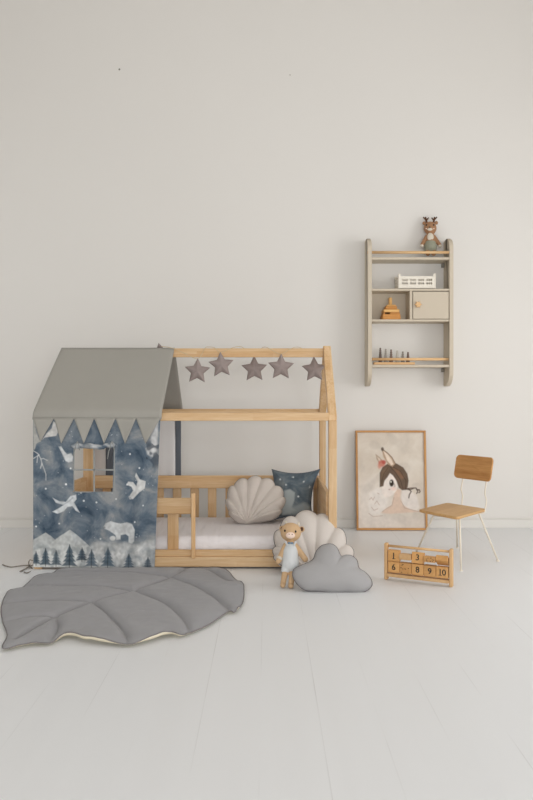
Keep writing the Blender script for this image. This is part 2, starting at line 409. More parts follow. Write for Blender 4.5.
def ell_mask(X, Y, cx, cy, rx, ry, soft=.5):
    return np.clip((1 - np.hypot((X-cx)/rx, (Y-cy)/ry)) * min(rx, ry) / (2*soft) + .5, 0, 1)
class Canvas:
    def __init__(s, X, Y, tex=.0):
        s.X, s.Y = X, Y; s.t = 1 + tex * (nz(X, Y, .35, 11) + nz(X, Y, .12, 14)) if tex else np.ones(X.shape); s.c = np.zeros(X.shape + (3,)); s.a = np.zeros(X.shape)
    def put(s, mask, col, op=1.0):
        m = mask * op; c = np.array(RGB(*col, 1.16)[:3]) * s.t[..., None]
        na = m + s.a * (1 - m)
        s.c = np.where(na[..., None] > 1e-6, (c * m[..., None] + s.c * (s.a * (1-m))[..., None]) / np.maximum(na, 1e-6)[..., None], s.c); s.a = na
    def poly(s, pts, col, op=1, soft=.5): s.put(poly_mask(s.X, s.Y, pts, soft), col, op)
    def line(s, pts, w, col, op=1, soft=.4): s.put(line_mask(s.X, s.Y, pts, w, soft), col, op)
    def ell(s, cx, cy, rx, ry, col, op=1, soft=.5): s.put(ell_mask(s.X, s.Y, cx, cy, rx, ry, soft), col, op)
def set_col(me, canvas_vals):
    at = me.color_attributes.new('Col', 'FLOAT_COLOR', 'POINT')
    at.data.foreach_set('color', np.asarray(canvas_vals, dtype=np.float32).ravel())
def cr(pts, ox, oy, s): return [(ox + x/s, oy + y/s) for x, y in pts]
def nz(X, Y, f, seed=0):
    return np.array([noise.noise(Vector((a*f + seed, b*f - seed, seed*1.7))) for a, b in zip(X.ravel(), Y.ravel())]).reshape(X.shape)

def fir(cv, x, y0, y1, w, col, op=.9):
    n = 4; h = y1 - y0; w *= 1.6
    for k in range(n):
        t0 = k / n * .8; t1 = t0 + .38
        cv.poly([(x, y0 + h*t0), (x + w*(.3 + .7*(k+1)/n), y0 + h*min(1, t1)), (x, y0 + h*min(.95, t1)), (x - w*(.3 + .7*(k+1)/n), y0 + h*min(1, t1))], col, op, .45)
    cv.line([(x, y0), (x, y1 + 1)], .9, (60, 66, 72), .8)
def night_motifs(X, Y):
    cv = Canvas(X, Y, .24); n1 = nz(X, Y, .06, 3); n2 = nz(X, Y, .17, 9)
    a = lambda p: cr(p, 25, 490, 3.807)
    # pale haze over the hills
    haze = np.clip((Y + n1*14 - 541) / 10, 0, 1)
    cv.put(haze, (168, 169, 168), .6)
    cv.poly([(32, 541), (39, 537), (46, 533), (52, 537), (62, 546), (66, 570), (32, 570)], (186, 188, 186), .85)
    cv.poly([(32, 558), (45, 549), (60, 537), (71, 530), (78, 535), (90, 545), (104, 558), (104, 570), (32, 570)], (196, 198, 196), .9)
    cv.poly([(71, 530), (78, 535), (90, 545), (86, 546), (80, 541), (77, 546), (74, 538)], (168, 172, 174), .6)
    cv.poly([(84, 556), (93, 545), (104, 541), (116, 546), (128, 542), (140, 545), (150, 541), (159, 540), (159, 570), (84, 570)], (192, 193, 192), .7, 1.5)
    cv.put(np.clip((n2 - .08) * 5, 0, 1) * np.clip((Y - 543)/5, 0, 1), (140, 146, 150), .6)
    cv.put(np.clip((-n2 - .12) * 5, 0, 1) * np.clip((Y - 545)/5, 0, 1), (214, 214, 212), .6)
    T_ = (72, 88, 100)
    for x, y0, y1, w, c in ((36, 552, 565, 3.4, T_), (46, 549, 566, 4, T_), (57, 551, 566, 4, (92, 106, 116)), (71, 545, 567, 5.2, T_), (84, 548, 561, 4, (64, 78, 90)), (94, 550, 567, 4.6, (84, 98, 110)), (111, 548, 567, 5, (80, 96, 108)), (133, 554, 568, 4.2, (78, 92, 104)), (153, 557, 569, 3.6, (88, 98, 108))):
        fir(cv, x, y0, y1, w, c)
    W_ = (198, 200, 200)
    cv.poly(a([(308, 140), (316, 128), (335, 119), (352, 124), (375, 128), (400, 123), (420, 130), (431, 152), (430, 195), (422, 204), (408, 200), (408, 176), (396, 168), (376, 172), (376, 188), (360, 190), (356, 172), (344, 164), (328, 154), (312, 148)]), W_, .95)
    cv.poly(a([(352, 140), (380, 150), (400, 140), (412, 165), (396, 160), (370, 166), (356, 160)]), (180, 182, 184), .6)
    cv.ell(*a([(345, 184)])[0], 3, 2.4, (200, 200, 198), .9); cv.ell(*a([(311, 143)])[0], .9, .8, (90, 92, 96), .9)
    cv.poly(a([(106, 30), (132, 44), (158, 46), (176, 24), (198, 18), (200, 36), (190, 48), (204, 72), (214, 88), (198, 80), (184, 62), (164, 66), (150, 82), (126, 92), (106, 84), (132, 70), (150, 58), (120, 50)]), (208, 212, 214), .92)
    cv.line(a([(150, 56), (170, 44), (186, 30)]), 1, (150, 156, 164), .7)
    b_ = lambda p: cr(p, 95, 410, 5.61)
    cv.poly(b_([(240, 352), (262, 388), (296, 400), (292, 440), (262, 462), (226, 500), (204, 486), (226, 452), (216, 430), (186, 420), (196, 402), (224, 404), (244, 428), (250, 402), (234, 372)]), (206, 206, 204), .92)
    cv.line(b_([(204, 486), (210, 498), (222, 496)]), 1.3, (190, 190, 190), .8)
    cv.poly(b_([(346, 60), (356, 60), (352, 250), (330, 262), (300, 250), (290, 215), (320, 200), (318, 150), (334, 110)]), (196, 196, 196), .85, .9)
    cv.put(np.clip((n2 - .05) * 6, 0, 1) * (X > 147) * np.clip((470 - Y)/6, 0, 1) * np.clip((Y - 440)/4, 0, 1), (66, 74, 84), .8)
    c_ = lambda p: cr(p, 25, 410, 7.107)
    cv.poly(c_([(200, 80), (216, 90), (234, 160), (222, 184), (180, 190), (140, 196), (124, 210), (150, 170), (190, 130)]), (212, 210, 206), .92)
    cv.poly(c_([(60, 60), (72, 70), (76, 160), (110, 225), (80, 240), (70, 280), (58, 285)]), (176, 174, 168), .8)
    cv.poly(c_([(240, 262), (258, 258), (282, 296), (300, 316), (330, 308), (345, 330), (340, 366), (312, 374), (290, 362), (270, 320)]), (206, 208, 208), .92)
    for l in ([(56, 290), (90, 310), (112, 348), (120, 380), (110, 415)], [(100, 320), (60, 345)], [(112, 350), (130, 345), (160, 360)], [(90, 330), (84, 375)], [(120, 380), (136, 420), (150, 460), (150, 500)]):
        cv.line(c_(l), .9, (206, 206, 204), .75)
    rs = random.Random(3)
    for x, y, r in ((46, 489, .9), (66.5, 484.5, 1.1), (82, 492.5, 1.1), (71, 468.5, .9), (141, 468, .9), (129, 484.5, .9), (131, 454, .9), (98, 502.5, .9), (85, 501, 1), (146, 505.5, .8), (138, 522, .8), (60, 524, .8), (103, 539, .8), (118, 499, .7), (36, 527, .8)):
        cv.ell(x, y, r, r, (226, 228, 228), .95, .4)
    for k in range(60):
        cv.ell(rs.uniform(34, 158), rs.uniform(428, 538), .4, .4, (206, 210, 212), .7, .35)
    return cv
night_m = painted('night_print', [(.32, RGB(58, 73, 88, 1.22)), (.43, RGB(88, 101, 114, 1.22)), (.53, RGB(114, 123, 131, 1.22)), (.63, RGB(142, 144, 145, 1.22))], 7.0)

# ------------------------------------------------------------------ canopy over the bed
can = thing('bed_canopy', 'canopy of grey roof and night-sky print hung over left half of the bed', 'canopy', (-.93, 4.5, 0))
YE = YF - .016
def roof(s):
    bm = bmesh.new(); nu, nv = 40, 24; G = []
    for j in range(nv + 1):
        t = j / nv; row = []
        for i in range(nu + 1):
            u = i / nu
            xl = -1.289 + (-1.243 + 1.289) * t; xr = -.578 + .02 * t
            if s == -1: xl = -1.195 - .048 * t; xr = -.556
            ye = YE if s == 1 else YK + .016
            x = xl + (xr - xl) * u; t2 = max(0, (t - .1) / .9); y = ye + (YM - ye) * t2
            z = (.827 + .42 * t) if t < .1 else .869 + (1.2445 - .869) * t2 + .003 * math.sin(math.pi*t2) * (math.sin(u*9 + s) + .5*math.sin(u*23))
            row.append(bm.verts.new((x, y, z)))
        G.append(row)
    for j in range(nv):
        for i in range(nu): bm.faces.new((G[j][i], G[j][i+1], G[j+1][i+1], G[j+1][i]))
    o = obj('roof_panel', bm, roof_m, can, smooth=True); solidify(o, .002)
roof(1); roof(-1)
# saw-tooth edge hanging from the eave
tips = [(33.2, 40.5, 54), (54, 61.2, 74), (74, 83.8, 94.2), (94.2, 104, 115.5), (115.5, 125, 136), (136, 145.5, 160.5)]
for k, (a, t, c) in enumerate(tips):
    bm = bmesh.new(); n = 8; rows = []
    yt = 441.5 if k == 0 else 443.6
    for j in range(n + 1):
        f = j / n; row = []
        for i in range(n + 1):
            u = i / n
            x = (a + (c - a)*u) * (1 - f) + t * f; y = 418.2 + (yt - 418.2) * f
            p = P(x, y, YE - .004 - .004 * f - .003*math.sin(u*3.1 + k))
            row.append(bm.verts.new(p))
        rows.append(row)
    for j in range(n):
        for i in range(n):
            bm.faces.new((rows[j][i], rows[j][i+1], rows[j+1][i+1], rows[j+1][i]))
    bmesh.ops.remove_doubles(bm, verts=bm.verts[:], dist=1e-5)
    o = obj('triangle_flap', bm, roof_m, can, smooth=True); solidify(o, .0018)
# printed front panel with a window hole
WX0, WX1, WY0, WY1 = 74.0, 114.3, 447.5, 492.0
xs = np.unique(np.concatenate([np.arange(33, 74.01, .5), np.arange(74, 114.31, .5), [114.3], np.arange(114.3, 160.4, .5)]))
ysv = np.unique(np.concatenate([np.arange(417.5, 447.51, .5), np.arange(447.5, 492.01, .5), np.arange(492, 568.1, .5)]))
GX, GY = np.meshgrid(xs, ysv)
right = 160.4 - (GY - 417.5) / 150 * 5.8
SX = 33.2 + (GX - 33) * (right - 33.2) / (GX.max() - 33)
# keep the window opening straight
cv = night_motifs(GX, GY)
bm = bmesh.new(); V = {}
ny, nx = GX.shape; vals = []
def hole(i, j):
    x = (xs[i] + xs[i+1]) / 2; y = (ysv[j] + ysv[j+1]) / 2
    return WX0 < x < WX1 and WY0 < y < WY1
def wav(x, y):
    f = min(1, (y - 417) / 60)
    return (.0035*math.sin(x*.16 + 1) + .002*math.sin(x*.41 + y*.02)) * f - .003
for j in range(ny - 1):
    for i in range(nx - 1):
        if hole(i, j): continue
        q = []
        for jj, ii in ((j, i), (j, i+1), (j+1, i+1), (j+1, i)):
            k = jj * nx + ii
            if k not in V:
                yb_ = 567.2 + (SX[jj, ii] - 33) / 125 * 1.0
                yy = 417.5 + (GY[jj, ii] - 417.5) * (yb_ - 417.5) / 150.5
                V[k] = bm.verts.new(P(SX[jj, ii], yy, YF - .008 + wav(SX[jj, ii], yy)))
                vals.append((*cv.c[jj, ii], cv.a[jj, ii]))
            q.append(V[k])
        bm.faces.new(q)
fp = obj('front_panel', bm, night_m, can, smooth='keep'); set_col(fp.data, vals); solidify(fp, .002)
Yw = YF - .0125
for pts in ([(WX0 + 20, WY0), (WX0 + 20.2, WY1)], [(WX0 - .2, 469.7), (WX1 + .5, 469.9)]):
    b0 = bmesh.new(); beam(P(*pts[0], Yw), P(*pts[1], Yw), (1, 0, 0) if pts[0][1] != pts[1][1] and abs(pts[0][0]-pts[1][0]) < 5 else (0, 0, 1), .0085, .002, .0005, b0)
    obj('window_bar', b0, barcloth, fp)
b0 = bmesh.new()
tube(b0, [P(*p, Yw + .002) for p in ((WX0, WY0), (WX0 - .2, WY1 - 1.5), (WX0 + 1.5, WY1), (WX1 - 1, WY1 + .2), (WX1 + .3, WY1 - 1), (WX1, WY0))], .0032, 6)
obj('window_edging', b0, barcloth, fp)
b0 = bmesh.new(); pts = [P(71 + 45*k/14, 445.6 + .5*math.sin(k*.9) + (.8 if 3 < k < 11 else 0), Yw - .01) for k in range(15)]
tube(b0, pts, [.006] + [.014 + .002*math.sin(k*1.7) for k in range(13)] + [.006], 10)
fl = obj('rolled_flap', b0, night_m, fp, smooth=True)
set_col(fl.data, [(.62, .63, .64, .85 if noise.noise(v.co * 24) > .2 else 0.0) for v in fl.data.vertices])
for x in (76, 110.5):
    b0 = bmesh.new()
    tube(b0, [P(x + 1.5, 441.5, Yw - .02), P(x, 444.5, Yw - .03), P(x - .6, 448, Yw - .025), P(x - 2, 452, Yw - .006), P(x - 3, 456 + (3 if x > 90 else 0), Yw - .005)], .0028, 6)
    tube(b0, [P(x + 1.5, 441.5, Yw - .02), P(x + 2.8, 445, Yw - .028), P(x + 3.4, 450, Yw - .012)], .0028, 6)
    obj('tie_tape', b0, barcloth, fp, smooth=True)
# rear panel: white reverse of the print, printed hem
bm = bmesh.new(); nu, nv = 60, 20; G = []
for j in range(nv + 1):
    row = []
    for i in range(nu + 1):
        u = i / nu; x = -1.195 + (-.604 + 1.195)*u; t = j / nv
        row.append(bm.verts.new((x, YK + .014 + (.006*math.sin(u*24) + .003*math.sin(u*50)) * (1 - t), .03 + (.826 - .03)*t)))
    G.append(row)
for j in range(nv):
    for i in range(nu): bm.faces.new((G[j][i], G[j][i+1], G[j+1][i+1], G[j+1][i]))
bp = obj('rear_panel', bm, white_cloth, can, smooth=True); solidify(bp, .002)
def strip(x0, x1, y=YK + .012):
    bm = bmesh.new(); G = [[bm.verts.new((x0 + (x1-x0)*i/4, y + .002*math.sin(i + j*.7), .03 + (.826-.03)*j/16)) for i in range(5)] for j in range(17)]
    for j in range(16):
        for i in range(4): bm.faces.new((G[j][i], G[j][i+1], G[j+1][i+1], G[j+1][i]))
    o = obj('rear_hem', bm, navy_hem, bp, smooth=True); solidify(o, .003)
strip(-.6035, -.566); strip(-1.062, -1.008, YK + .002)
# tie cords at the lower left corner
for pts in ([(33, 561), (30, 560), (28.6, 563), (30, 566), (33, 565)], [(31, 565.5), (22, 565.6), (12, 567), (6, 566), (2.5, 564.6)], [(30, 566), (25, 569), (20, 571.5), (23, 570.5)], [(31, 567), (32, 570.5), (27, 572.8), (24, 572)]):
    b0 = bmesh.new()
    ps = []
    for x, y in pts:
        q = floor_pt(x, max(y, 563.5), .005) if y > 563 else P(x, y, YF - .02)
        if x > 31: q = P(x, y, YF - .016)
        ps.append(q)
    tube(b0, catmull(ps, 6, False), .0032, 6); obj('tie_cord', b0, cord_m, can, smooth=True)

# ------------------------------------------------------------------ inflated cloth shapes
class Frame:
    """a leaning plane: through p0, leaning back by slope k (metres back per metre up)"""
    def __init__(s, p0, k, yaw=0.0):
        s.o = Vector(p0); L = math.hypot(1, k); R = Matrix.Rotation(yaw, 3, 'Z')
        s.U = R @ Vector((1, 0, 0)); s.V = R @ Vector((0, k/L, 1/L)); s.N = R @ Vector((0, -1/L, k/L))
    def uv(s, x, y):
        q = ray_plane(x, y, s.o, s.N) - s.o
        return q.dot(s.U), q.dot(s.V)
    def at(s, u, v, w=0): return s.o + s.U*u + s.V*v + s.N*w
    def px(s, x, y, w=0): u, v = s.uv(x, y); return s.at(u, v, w)
def puff(fr, outline, T, rings=18, centre=None, groove=None, exp=2.2, back=1.0, wob=0.004, seed=0):
    """outline: list of (u,v), star-shaped about its centre"""
    n = len(outline)
    if centre is None: centre = (sum(p[0] for p in outline)/n, sum(p[1] for p in outline)/n)
    bm = bmesh.new(); sides = []
    edge = [bm.verts.new(fr.at(*p)) for p in outline]
    for sgn in (1, -1):
        prev = edge
        for k in range(1, rings + 1):
            r = 1 - k / rings
            h = (1 - r**exp) ** .62
            if k == rings:
                c = bm.verts.new(fr.at(centre[0], centre[1], sgn * T * (back if sgn < 0 else 1)))
                for i in range(n): bm.faces.new((prev[i], prev[(i+1) % n], c))
                break
            cur = []
            for i, p in enumerate(outline):
                u = centre[0] + (p[0]-centre[0])*r; v = centre[1] + (p[1]-centre[1])*r
                w = T * h * (back if sgn < 0 else 1)
                if groove: w *= groove(u, v, i / n, r)
                w += wob * noise.noise(Vector((u*14 + seed, v*14, sgn*3.0))) * h
                cur.append(bm.verts.new(fr.at(u, v, sgn * w)))
            for i in range(n): bm.faces.new((prev[i], prev[(i+1) % n], cur[(i+1) % n], cur[i]))
            prev = cur
    return bm
def smoothpts(fr, pxs, n=5): return [tuple(v[:2]) for v in catmull([Vector((*fr.uv(*p), 0)) for p in pxs], n)]
def piping(fr, outline, r, mat, parent, name='piping'):
    b0 = bmesh.new(); tube(b0, [fr.at(*p) for p in outline], r, 6, closed=True); return obj(name, b0, mat, parent, smooth=True)

# cloud cushion on the floor
fc = Frame((.18, 3.634, .0), .62)
cl = [(293, 577), (293.5, 570), (299, 566.5), (306, 563.5), (313, 559.5), (316, 552), (320.5, 546.5), (326, 544.3), (332, 544.2), (337, 548), (341, 556), (346, 555.2), (352, 556), (357, 560.5), (359, 568), (366, 573), (371, 579.5), (371.8, 585.5), (367, 590.5), (359, 592.6), (346, 592.2), (333, 592.6), (320, 591.2), (306, 590.4), (298, 585)]
ol = smoothpts(fc, cl, 5)
cush = thing('cloud_cushion', 'grey cloud-shaped cushion on the floor leaning against cream shell cushion', 'cushion', fc.px(332, 592))
obj('cover', puff(fc, ol, .062, 16, centre=fc.uv(332, 574), exp=2.6, seed=2), cloudg_m, cush, smooth=True)
piping(fc, ol, .0028, pipe_m, cush)

# shell cushions
def shell(name, label, fr, hinge, cpts, mat, T, seamcol, loc_px):
    """cpts: pixel tips of the notches between scallops, from left to right; hinge: pixel of the seam meeting point"""
    root = thing(name, label, 'cushion', fr.px(*loc_px), group=None)
    h = Vector(fr.uv(*hinge)); out = []; nseg = 14; notch = [Vector(fr.uv(*p)) for p in cpts]
    ang = []
    for k in range(len(notch) - 1):
        a, b = notch[k], notch[k+1]; mid = (a + b)/2; bul = (mid - h).normalized() * (b - a).length * .30
        for i in range(nseg):
            t = i / nseg; p = a.lerp(b, t) + bul * math.sin(math.pi*t) ** .75
            out.append(p); ang.append(k + t)
    out.append(notch[-1]); ang.append(len(notch) - 1.0)
    # mesh: fan of rays from hinge
    m = 22; bm = bmesh.new(); n = len(out)
    def wd(k, i):
        r = k / m; e = (1 - (2*r - 1.0)**4) if r > .5 else 1.0
        e = max(0, 1 - r**7) ** .55 * min(1, .25 + r * 1.9) if k < m else 0
        t = ang[i] % 1.0; g = .79 + .21 * abs(math.sin(math.pi * t)) ** .7 if 0 < i < n - 1 else 0.0
        side = min(1, min(i, n - 1 - i) / 5.0) ** .5
        return T * e * g * side
    for sgn in (1, -1):
        G = [[bm.verts.new(fr.at(*(h.lerp(out[i], k/m)), sgn * wd(k, i))) for i in range(n)] for k in range(1, m + 1)]
        c = bm.verts.new(fr.at(h.x, h.y, sgn * T * .25))
        for i in range(n - 1): bm.faces.new((c, G[0][i], G[0][i+1]))
        for k in range(m - 1):
            for i in range(n - 1): bm.faces.new((G[k][i], G[k][i+1], G[k+1][i+1], G[k+1][i]))
    bmesh.ops.remove_doubles(bm, verts=bm.verts[:], dist=2e-4)
    obj('cover', bm, mat, root, smooth=True)
    b0 = bmesh.new(); path = [fr.at(*p) for p in out] + [fr.at(*h)]
    tube(b0, path, .0026, 6, closed=True); obj('piping', b0, seamcol, root, smooth=True)
    return root
pip_l = plain('pale_piping', RGB(150, 142, 136), .9)
fs = Frame((.25, 3.945, .0), .80)
shell('shell_cushion', 'cream shell-shaped cushion standing on the floor against the bed rail', fs, (314, 575), [(284, 567), (274.5, 556), (276, 547), (280, 530), (295, 517), (317, 515), (335.5, 528), (346, 545), (352.5, 559), (344, 570)], shellw_m, .058, pipe_m, (314, 576))
fb = Frame((-.06, 4.53, .168), .62)
shell('shell_cushion', 'greige shell-shaped cushion standing on the white mattress', fb, (247, 524), [(238, 523), (229.5, 512), (227.5, 499), (234, 486), (247.5, 480), (262, 479.5), (275, 486), (283, 497), (281, 510), (272, 520)], shellb_m, .062, pip_l, (256, 524.5))

# printed square pillow
fp2 = Frame((.17, 4.625, .172), .56, math.radians(-6))
cor = [(271.8, 469.2), (320.3, 469.0), (313, 520.5), (267, 522.5)]
uvs = [Vector(fp2.uv(*p)) for p in cor]; ol = []
for k in range(4):
    a, b_ = uvs[k], uvs[(k+1) % 4]; nrm = Vector((-(b_-a).y, (b_-a).x)).normalized(); cc = (uvs[0]+uvs[1]+uvs[2]+uvs[3])/4
    if nrm.dot(cc - (a+b_)/2) < 0: nrm = -nrm
    for i in range(24):
        t = i/24; ol.append(tuple(a.lerp(b_, t) + nrm * .032 * math.sin(math.pi*t)**.8))
pil = thing('square_pillow', 'navy night-sky print square pillow propped in the bed corner', 'pillow', fp2.px(292, 522))
po = obj('cover', puff(fp2, ol, .045, 22, exp=2.0, seed=5), painted('pillow_print', [(.3, RGB(66, 77, 86, 1.2)), (.46, RGB(90, 101, 109, 1.2)), (.58, RGB(108, 116, 120, 1.2)), (.7, RGB(124, 128, 129, 1.2))], 9), pil, smooth=True)
inv = []
for v in po.data.vertices:
    w = v.co + pil.location; inv.append((CX + F*w.x/w.y, HY + F*(EYE - w.z)/w.y))
inv = np.array(inv); cvp = Canvas(inv[:, 0], inv[:, 1]); q = lambda p: cr(p, 225, 465, 5.076)
cvp.poly(q([(300, 130), (330, 122), (355, 140), (352, 180), (340, 215), (360, 230), (330, 250), (290, 255), (285, 210), (300, 180)]), (164, 170, 170), .9, .9)
cvp.poly(q([(340, 215), (400, 190), (450, 215), (450, 250), (340, 270)]), (150, 156, 156), .7, 1.4)
for p in ((280, 73), (430, 110), (372, 160), (345, 62), (400, 85), (310, 100)): cvp.ell(*q([p])[0], .9, .9, (220, 224, 224), .95, .4)
set_col(po.data, [(*c, a) for c, a in zip(cvp.c, cvp.a)])
piping(fp2, ol, .0035, navy_hem, pil, 'binding')

# ------------------------------------------------------------------ star garland on the ridge
gar = thing('star_garland', 'garland of taupe fabric stars strung along the ridge beam', 'garland', (-.1, YM, 1.19))
stars = [((197.3, 371.3), 13.4, -2, 4.455), ((221.2, 365), 13.4, 4, 4.455), ((254.3, 369.2), 13.6, 1, 4.545), ((281, 367.2), 13.8, -1, 4.455), ((314.3, 369.6), 13.4, 2, 4.545)]
def star(fr, c, R, rot, T=.022):
    pts = []
    for k in range(10):
        a = math.radians(90 + rot + 36*k); r = R if k % 2 == 0 else R*.50
        pts.append((c[0] + r*math.cos(a), c[1] + r*math.sin(a)))
    ol = []
    for k in range(10):
        a, b_ = Vector(pts[k]), Vector(pts[(k+1) % 10])
        for i in range(6): ol.append(tuple(a.lerp(b_, .04 + .92*i/5)))
    return puff(fr, ol, T, 10, centre=c, exp=1.6, wob=.002, seed=R*100 + c[0])
tops = []
for (cx_, cy_), R, rot, Y in stars:
    fr = Frame((0, Y, 1.1), 0.0); c = fr.uv(cx_, cy_); Rm = R / F * Y
    obj('star', star(fr, c, Rm, rot), star_m, gar, smooth=True)
    a = math.radians(90 + rot); tops.append(fr.at(c[0] + Rm*math.cos(a), c[1] + Rm*math.sin(a)))
# sixth star lies on the rear roof slope, one point over the ridge
fr = Frame((0, 4.525, 1.1), 0.0); fr.V = Vector((0, -.68, .733)).normalized(); fr.N = Vector((0, .733, .68))
c0 = Vector(((159.3 - CX)/F*4.5, 4.578, 1.2205)); fr.o = c0
obj('star', star(fr, (0, 0), .077, 6, .016), star_m, gar, smooth=True)
b0 = bmesh.new()
pt = lambda x, y, Y: P(x, y, Y)
path = [P(161, 346.2, 4.49), P(172, 348, 4.478), P(183, 352.5, 4.468), tops[0] + Vector((0, 0, -.004)), P(205, 348.2, 4.49), P(209, 347, 4.52), P(215, 348, 4.485), tops[1] + Vector((0, 0, -.004)), P(232, 348.0, 4.495),
        P(242, 347, 4.53), tops[2] + Vector((0, .004, -.004)), P(262, 348, 4.545), P(266, 347.2, 4.50), P(271, 349.5, 4.474), tops[3] + Vector((0, 0, -.004)), P(290, 349, 4.49), P(300, 347.5, 4.525), tops[4] + Vector((0, .004, -.004)), P(319, 350, 4.54)]
tube(b0, catmull(path, 5, False), .0018, 5); obj('string', b0, string_m, gar, smooth=True)

# ------------------------------------------------------------------ leaf rug
out = [(2.6, 651.5), (7, 638), (2.6, 624), (1.4, 608.8), (8.5, 593.5), (23, 589), (36.6, 577.5), (52.4, 574.8), (61, 571.2), (95, 570.4), (130, 570.4), (165, 570.2), (200, 569.9), (222, 570.6), (229, 574), (236, 582), (243, 586), (243.3, 603), (235.5, 614.6), (227.7, 614.5), (209, 627), (189.6, 636), (181, 639.6), (170, 637.5), (155, 642), (138.4, 646.5), (128, 648.2), (106, 646), (85, 643.5), (69.5, 639), (59, 642), (50, 646.6), (34, 646.6), (18, 649.5)]
ol = [floor_pt(v.x, v.y) for v in catmull([Vector((x, y, 0)) for x, y in out], 12)]
for v in ol: v.y = min(v.y, 4.083)
midp = floor_pt(112, 604)
seams = [[(16, 643), (57, 620.5), (92.7, 606), (133, 594.7), (170, 581.5), (188, 570.5)], [(57, 621), (30, 622), (3, 624.6)], [(92.7, 606), (45, 605), (2, 606.5)], [(133, 595), (97, 590.5), (12, 589.3)], [(170, 581.5), (130, 576.3), (36.6, 575.9)],
         [(57, 621), (58, 633), (50, 646)], [(92.7, 606), (107, 617), (124, 635.6), (128, 647)], [(136, 594.7), (167, 608.6), (183, 623), (189.6, 635)], [(171, 581.5), (199, 591.5), (217, 603), (229, 613)], [(186, 570.6), (207, 573), (230, 585)]]
sm = []
for s in seams: sm.append([tuple(floor_pt(v.x, v.y)[:2]) for v in catmull([Vector((x, y, 0)) for x, y in s], 5, False)])
n = len(ol); rings = 110
rr = np.concatenate([np.linspace(0.02, .93, rings - 9), np.linspace(.94, 1.0, 9)])
PX = np.array([[midp.x + (p.x - midp.x)*r for p in ol] for r in rr]); PY = np.array([[midp.y + (p.y - midp.y)*r for p in ol] for r in rr])
D = np.full(PX.shape, 1e9)
for s in sm: D = np.minimum(D, seg_dist(PX, PY, s, False))
E = seg_dist(PX, PY, [(p.x, p.y) for p in ol], True)
Z = .008 + .025 * (1 - np.exp(-(D/.017)**1.1)) * (1 - np.exp(-(E + .003)/.035)) + .004 * nz(PX, PY, 7, 2) * (1 - np.exp(-E/.03)) + .0025 * nz(PX, PY, 26, 4) * (1 - np.exp(-D/.02))
# edge lifted in places along the front
lift = np.zeros(PX.shape)
for x, y, sx, h in ((92, 643, .085, .021), (68, 640, .03, .010), (159, 641, .075, .019), (236, 612, .03, .012), (240, 590, .05, .014), (20, 648, .05, .006)):
    q = floor_pt(x, y); lift += h * np.exp(-((PX - q.x)**2 + ((PY - q.y)*1.3)**2) / (2*sx*sx)) * np.exp(-E/.05)
Z = np.maximum(Z + lift, .009)
rug = thing('leaf_rug', 'grey quilted leaf-shaped play mat on the white floor before the bed', 'rug', (midp.x, midp.y, 0))
bm = bmesh.new()
G = [[bm.verts.new((PX[k, i], PY[k, i], Z[k, i])) for i in range(n)] for k in range(len(rr))]
c = bm.verts.new((midp.x, midp.y, Z[0].mean()))
for i in range(n): bm.faces.new((c, G[0][i], G[0][(i+1) % n]))
for k in range(len(rr) - 1):
    for i in range(n): bm.faces.new((G[k][i], G[k][(i+1) % n], G[k+1][(i+1) % n], G[k+1][i]))
obj('quilted_top', bm, rug_m, rug, smooth=True)
bm = bmesh.new(); ks = [0] + list(range(4, len(rr) - 9, 6)) + list(range(len(rr) - 9, len(rr)))
def und(k, i):
    f = 1 + (min(.004, max(0, lift[k, i] - .008)*.5) if rr[k] > .99 else 0)
    x = midp.x + (PX[k, i] - midp.x)*f; y = midp.y + (PY[k, i] - midp.y)*f
    return (x, min(y, 4.084), max(.0015, Z[k, i] - .002 - min(.009, max(0, lift[k, i] - .007)) if rr[k] > .93 else .0015 + max(0, lift[k, i]*.8)))
G = [[bm.verts.new(und(k, i)) for i in range(n)] for k in ks]
bm.faces.new(G[0])
for a in range(len(ks) - 1):
    for i in range(n): bm.faces.new((G[a][i], G[a][(i+1) % n], G[a+1][(i+1) % n], G[a+1][i]))
last = [bm.verts.new((PX[-1, i], PY[-1, i], Z[-1, i] - .0008)) for i in range(n)]
for i in range(n): bm.faces.new((G[-1][i], G[-1][(i+1) % n], last[(i+1) % n], last[i]))
obj('backing', bm, cream_m, rug, smooth=True, label='cream cloth underside')
b0 = bmesh.new()
rug_pipe = plain('rug_piping', RGB(126, 122, 122, 1.15), .9)
tube(b0, [Vector((PX[-1, i], PY[-1, i], Z[-1, i] + .001)) for i in range(n)], .0024, 6, closed=True)
obj('piping', b0, rug_pipe, rug, smooth=True)

# ------------------------------------------------------------------ wall shelf
SF = 5.155
def sx(x): return (x - CX) / F * SF
def sz(y): return EYE - (y - HY) / F * SF
shf = thing('wall_shelf', 'greige wall shelf with rounded side panels, little cupboard and wooden rails', 'shelf', (sx(410.6), WY, sz(386)))
TH = .0265
xl, xr = sx(368.1), sx(453.4)
for x in (xl, xr - TH):
    zt, zb_ = EYE + (HY - 239.3) / F * (SF + .1), sz(386.2); d = WY - SF; R = .062
    prof = [(WY - .001, zt - .004), (WY - d*.55, zt)]
    for k in range(9):
        a = math.pi/2 * k/8; prof.append((SF + .11 - .11*math.sin(a), zt - .075 + .075*math.cos(a)))
    for k in range(9):
        a = math.pi/2 * k/8; prof.append((SF + .13 - .13*math.cos(a), zb_ + .10 - .10*math.sin(a)))
    prof += [(WY - .001, zb_)]
    bm = bmesh.new(); m_ = len(prof)
    L = [bm.verts.new((x, y, z)) for y, z in prof]; R_ = [bm.verts.new((x + TH, y, z)) for y, z in prof]
    bm.faces.new(L); bm.faces.new(R_[::-1])
    for k in range(m_): bm.faces.new((L[k], L[(k+1) % m_], R_[(k+1) % m_], R_[k]))
    obj('side_panel', bm, shelf_m, shf)
xi0, xi1 = xl + TH, xr - TH
zB = {}
